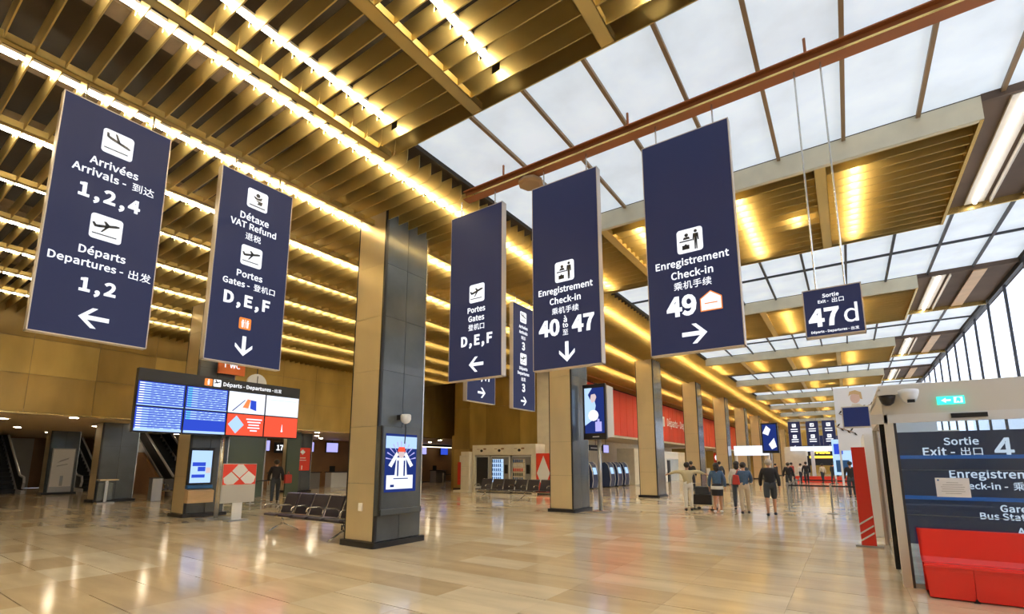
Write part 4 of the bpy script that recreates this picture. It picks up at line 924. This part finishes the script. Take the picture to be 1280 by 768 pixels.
# check-in hall
struct('wall_checkin', MB().box(-33.6, -33.4, 13.5, 60, 0, 3.46), 'brown_wall')
for i, y in enumerate((17.9, 21.3, 23.4, 27.0, 30.5, 33.2, 36.2)):
    t = thing('counter_monitor', 'purple lit counter monitor, %s from the left in the check-in lobby' % order[i], 'monitor', (-33.0, y, 2.55), PI/2, 'check-in counter monitors')
    MB().box(-.55, .55, 0, .1, -.05, .75).build('frame', 'black', t); MB().box(-.5, .5, -.01, 0, 0, .7).build('screen', 'scr_purple' if i != 6 else 'scr_blue', t); MB().tube([(0, .05, .75), (0, .05, .9)], .02, 6).build('hanger', 'black', t)
t = thing('counter_number', 'white number 17 on a dark band over the check-in counters', 'sign', (-32.9, 19.2, 2.4), PI/2); MB().box(-.5, 1.0, 0, .08, 0, .75).build('band', 'black', t); MB().tube([(0, .04, .75), (0, .04, 1.06)], .02, 6).build('hanger', 'black', t); text('17', -.1, .38, .5, t, m='sign_text', y=-.005, bold=.014)
for i, y in enumerate((17.2, 19.2, 21.4, 24.0, 28, 32, 36)):
    t = thing('checkin_counter', 'pale check-in counter, %s from the left in the lobby' % order[i], 'counter', (-30.8, y, 0), 0, 'check-in counters')
    MB().box(0, .7, 0, 1.3, 0, 1.05).build('body', 'white' if i % 2 == 0 else 'grey_metal', t); MB().box(-.05, .8, -.05, 1.35, 1.05, 1.1).build('top', 'black', t); MB().box(.0, .1, .3, .7, 1.1, 1.5).build('screen', 'black', t)
t = thing('strip_cornice', 'thin warm lit cornice line above the far check-in counters', 'light', (-32.5, 26, 3.2)); MB().box(-.05, .05, 0, 16, 0, .06).build('tube', 'cornice_light', t); MB().box(-.1, .1, 0, 16, .06, .26).build('housing', 'black', t)

# ================================================================ PEOPLE
def skin_mesh(joints, edges, mat_, name, parent, sub=1, root=None):
    keys = list(joints); me = bpy.data.meshes.new(name)
    me.from_pydata([joints[k][0] for k in keys], [(keys.index(a), keys.index(b)) for a, b in edges], [])
    o = bpy.data.objects.new(name, me); C.objects.link(o)
    sk = o.modifiers.new('skin', 'SKIN'); 
    lay = me.skin_vertices[0].data
    for i, k in enumerate(keys):
        r = joints[k][1]; lay[i].radius = r if isinstance(r, tuple) else (r, r); lay[i].use_root = (k == (root or keys[0]))
    sk.use_smooth_shade = True
    ss = o.modifiers.new('sub', 'SUBSURF'); ss.levels = sub; ss.render_levels = sub
    dg = bpy.context.evaluated_depsgraph_get(); dg.update()
    nm = bpy.data.meshes.new_from_object(o.evaluated_get(dg)); bpy.data.objects.remove(o)
    nm.materials.clear(); nm.materials.append(M[mat_]); nm.polygons.foreach_set('use_smooth', [True]*len(nm.polygons))
    q = bpy.data.objects.new(name, nm); C.objects.link(q); q.parent = parent; return q
def person(label, loc, rz, top='denim', legs='beige_cloth', bottom='trousers', hair='hair_dark', shoes='black', H=1.72, stride=.12, arms='down', long_hair=True, lean=0, hem=None, group=None, sleeve=True, detail=True):
    # figure faces local +Y
    t = thing('person', label, 'person', loc, rz, group); k = H/1.72
    V = lambda x, y, z: (x*k, (y+lean*max(0, z-.95))*k, z*k)
    st = stride
    J = {'pelvis': (V(0, 0, .96), (.13*k, .10*k)), 'waist': (V(0, 0, 1.10), (.125*k, .095*k)), 'chest': (V(0, 0, 1.30), (.15*k, .105*k)), 'neck0': (V(0, 0, 1.44), .065*k), 'neck': (V(0, .01, 1.51), .052*k),
         'head0': (V(0, .02, 1.56), .07*k), 'head': (V(0, .015, 1.63), .092*k), 'head2': (V(0, .0, 1.70), .07*k)}
    E_ = [('pelvis', 'waist'), ('waist', 'chest'), ('chest', 'neck0'), ('neck0', 'neck'), ('neck', 'head0'), ('head0', 'head'), ('head', 'head2')]
    J['nose'] = (V(0, .125, 1.61), .014*k); E_.append(('head', 'nose'))
    for s, n in ((-1, 'L'), (1, 'R')):
        J['ear'+n] = (V(s*.095, .0, 1.62), .016*k); E_.append(('head', 'ear'+n))
        f = st*s
        J['hip'+n] = (V(s*.095, 0, .90), .088*k); J['knee'+n] = (V(s*.10, f*.7+.02, .50), .062*k); J['calf'+n] = (V(s*.10, f*.9-.01, .34), .056*k); J['ank'+n] = (V(s*.10, f*1.2, .09), .038*k); J['toe'+n] = (V(s*.115, f*1.2+.14, .035), .035*k)
        E_ += [('pelvis', 'hip'+n), ('hip'+n, 'knee'+n), ('knee'+n, 'calf'+n), ('calf'+n, 'ank'+n), ('ank'+n, 'toe'+n)]
        if arms == 'down': el, wr, hd_ = (s*.25, -.02-.3*f, 1.14), (s*.26, .05-.8*f, .90), (s*.26, .07-.9*f, .80)
        elif arms == 'out': el, wr, hd_ = (s*.42, .05, 1.40), (s*.62, .18, 1.32), (s*.70, .22, 1.30)
        elif arms == 'push': el, wr, hd_ = (s*.24, .05, 1.16), (s*.22, .28, 1.05), (s*.21, .36, 1.03)
        J['sh'+n] = (V(s*.175, 0, 1.40), .062*k); J['el'+n] = (V(*el), .045*k); J['wr'+n] = (V(*wr), .028*k); J['ha'+n] = (V(*hd_), (.036*k, .020*k))
        E_ += [('chest', 'sh'+n), ('sh'+n, 'el'+n), ('el'+n, 'wr'+n), ('wr'+n, 'ha'+n)]
        d = Vector(hd_)-Vector(wr); d.normalize(); side = Vector((0, 1, 0)) if arms == 'down' else Vector((0, 0, 1))
        if detail:
            for q in range(5):
                L_ = (.055, .075, .085, .078, .06)[q]; o_ = side*((2-q)*.019)
                b_ = Vector(hd_)+o_*.8+d*.015 if q else Vector(hd_)+side*.03-d*.03
                dd = d if q else (d*.5+side*.8).normalized()
                J['f%d%s' % (q, n)] = (V(*(b_+dd*L_*.5)), .0095*k); J['g%d%s' % (q, n)] = (V(*(b_+dd*L_+Vector((-s*.012, 0, 0)))), .0085*k)
                E_ += [('ha'+n, 'f%d%s' % (q, n)), ('f%d%s' % (q, n), 'g%d%s' % (q, n))]
    skin_mesh(J, E_, 'skin', 'body', t, 1, 'pelvis')
    def sub_(keys, es, m_, n_, add, over={}):
        JJ = {q: (J[q][0], tuple(a+add*k for a in (J[q][1] if isinstance(J[q][1], tuple) else (J[q][1],)*2))) for q in keys}; JJ.update(over); return skin_mesh(JJ, es, m_, n_, t, 1, keys[0])
    arm = []
    ak = ['chest', 'waist', 'pelvis', 'neck0', 'shL', 'shR', 'elL', 'elR']+(['wrL', 'wrR'] if sleeve else [])
    es = [e for e in E_ if e[0] in ak and e[1] in ak]
    ov = {}
    ov['pelvis'] = (V(0, 0, hem or .85), (.185*k, .15*k))
    sub_(ak, es, top, 'jacket' if sleeve else 'shirt', .022, ov)
    if bottom == 'trousers':
        lk = ['pelvis', 'waist', 'hipL', 'hipR', 'kneeL', 'kneeR', 'calfL', 'calfR', 'ankL', 'ankR']; sub_(lk, [e for e in E_ if e[0] in lk and e[1] in lk], legs, 'trousers', .018)
    elif bottom == 'shorts':
        lk = ['pelvis', 'waist', 'hipL', 'hipR', 'kneeL', 'kneeR']; sub_(lk, [e for e in E_ if e[0] in lk and e[1] in lk], legs, 'shorts', .03)
    else:
        MB().lathe([(.14*k, 1.02*k), (.20*k, .88*k), (.20*k, .62*k), (.19*k, .60*k)], (0, 0, 0), 14).build('skirt', legs, t, smooth=True)
    for s, n in ((-1, 'L'), (1, 'R')):
        a, b_ = J['ank'+n][0], J['toe'+n][0]
        MB().tube([(a[0], a[1]-.06, .045), (a[0], a[1], .055), (b_[0], b_[1]-.03, .045), (b_[0], b_[1]+.03, .035)], [.036, .048, .046, .03], 8).build('shoe', shoes, t, smooth=True)
        MB().ball((s*.035*k, (.095+lean*.66)*k, 1.635*k), .011*k, 6).build('eye', 'black', t)
    MB().box(-.022*k, .022*k, (.085+lean*.62)*k, (.10+lean*.62)*k, 1.563*k, 1.571*k).build('mouth', 'bag_red', t)
    hm = MB().ball(V(0, -.022, 1.655), .112*k, 10, (.95, 1, .95))
    if long_hair: hm.ball(V(0, -.06, 1.56), .10*k, 8, (.95, .7, 1.25))
    hm.build('hair', hair, t, smooth=True)
    return t
A = R(8)
person('woman in tan jacket and cream trousers walking with arms held out', (-4.85, 18.2, 0), R(20), 'tan_cloth', 'white_cloth', 'trousers', 'hair_dark', 'black', 1.68, .06, 'out', False, .10)
w2 = person('woman in denim jacket, white hem and black skirt walking away', (-3.82, 18.0, 0), R(12), 'denim', 'black_cloth', 'skirt', 'hair_dark', 'white_paint', 1.66, .05, 'down', True)
MB().lathe([(.185, .90), (.205, .80), (.20, .79)], (0, 0, 0), 14).build('shirt_hem', 'white_cloth', w2, smooth=True)
w3 = person('person in denim jacket with red shoulder bag and beige trousers walking away', (-3.0, 18.2, 0), R(10), 'denim', 'beige_cloth', 'trousers', 'hair_dark', 'black', 1.68, .10, 'push', False, .12)
rb = thing('red_bag', 'red shoulder bag carried on the back of the person in beige trousers', 'bag', (-3.18, 17.90, 1.02), R(10)); MB().hexa([(-.13, -.06, -.06), (-.09, -.05, .28), (-.13, .06, -.06), (-.09, .05, .28), (.12, -.06, -.06), (.08, -.05, .26), (.12, .06, -.06), (.08, .05, .26)]).build('body', 'bag_red', rb, bevel=.03); MB().tube([(0, .05, .3), (.08, .12, .45), (.14, .2, .42)], .014, 6).build('strap', 'bag_red', rb)
person('grey haired man in black top and dark shorts walking away', (-2.2, 18.0, 0), R(8), 'black_cloth', 'slate_cloth', 'shorts', 'hair_grey', 'slate_cloth', 1.78, .16, 'down', False)
person('man in white shirt partly hidden behind the person with the red bag', (-3.45, 19.6, 0), R(5), 'white_cloth', 'slate_cloth', 'trousers', 'hair_dark', 'black', 1.72, .1)
person('man in dark jacket walking left with a red bag in the dim lobby', (-19.95, 11.5, 0), R(60), 'black_cloth', 'slate_cloth', 'trousers', 'hair_dark', 'black', 1.80, .26, 'down', False)
hb = thing('red_bag', 'red bag held by the man in the dim lobby', 'bag', (-19.45, 11.75, .85), 0); MB().box(-.07, .07, -.16, .14, .0, .36).build('body', 'bag_red', hb, bevel=.03); MB().tube([(0, -.05, .36), (0, 0, .48), (0, .05, .36)], .012, 6).build('strap', 'bag_red', hb)
FP = [(-3.1, 34, 'dark clothed person standing right of the cream kiosk', 'black_cloth'), (.0, 29.8, 'person in black partly hidden by the red totem', 'black_cloth'), (-4.9, 30, 'dark person beyond the grey haired man', 'slate_cloth'), (-8.0, 31, 'distant person in dark clothes near the fifth column', 'black_cloth'), (-7.0, 34, 'distant person in slate clothes left of the denim pair', 'slate_cloth'),
      (-3.6, 50, 'far person in white by the red counter', 'white_cloth'), (-3.0, 47.2, 'far person in black by the red counter', 'black_cloth'), (-2.0, 50.5, 'far person in cream by the red counter', 'beige_cloth'), (-1.2, 49.5, 'far person in dark blue by the red counter', 'slate_cloth'), (-5.4, 49, 'far person left of the red counter', 'black_cloth'), (-4.0, 47, 'far person in red jacket', 'bag_red')]
for x, y, l, tp in FP: person(l, (x, y, 0), random.uniform(-1, 1), tp, 'slate_cloth', 'trousers', 'hair_dark', 'black', random.uniform(1.62, 1.8), .1, 'down', False, group='distant people', detail=False)
lg = thing('luggage_trolley', 'luggage trolley loaded with dark cases between the two walking women', 'trolley', (-4.5, 19.0, 0))
MB().box(-.4, .4, -.3, .5, .16, .2).build('deck', 'steel', lg)
for x in (-.3, .3):
    for y in (-.2, .4): MB().lathe([(.07, 0), (.07, .05)], (x, y, .0), 8).tube([(x, y, .05), (x, y, .17)], .015, 6).build('wheel', 'black', lg)
MB().tube([(-.35, -.28, .2), (-.35, -.36, .95), (.35, -.36, .95), (.35, -.28, .2)], .02, 6).build('handle', 'steel', lg)
cs = tag(MB().box(-.36, .30, -.22, .2, .2, .55).build('suitcase', 'black_soft', bevel=.03), 'black suitcase lying on the luggage trolley', 'suitcase'); cs.location = (-4.5, 19.0, 0.001)
cs = tag(MB().box(-.28, .22, -.2, .15, 0, .28).build('suitcase', 'bag_red' if False else 'slate_cloth', bevel=.03), 'slate suitcase stacked on top of the black one on the trolley', 'suitcase'); cs.location = (-4.5, 19.0, .552)
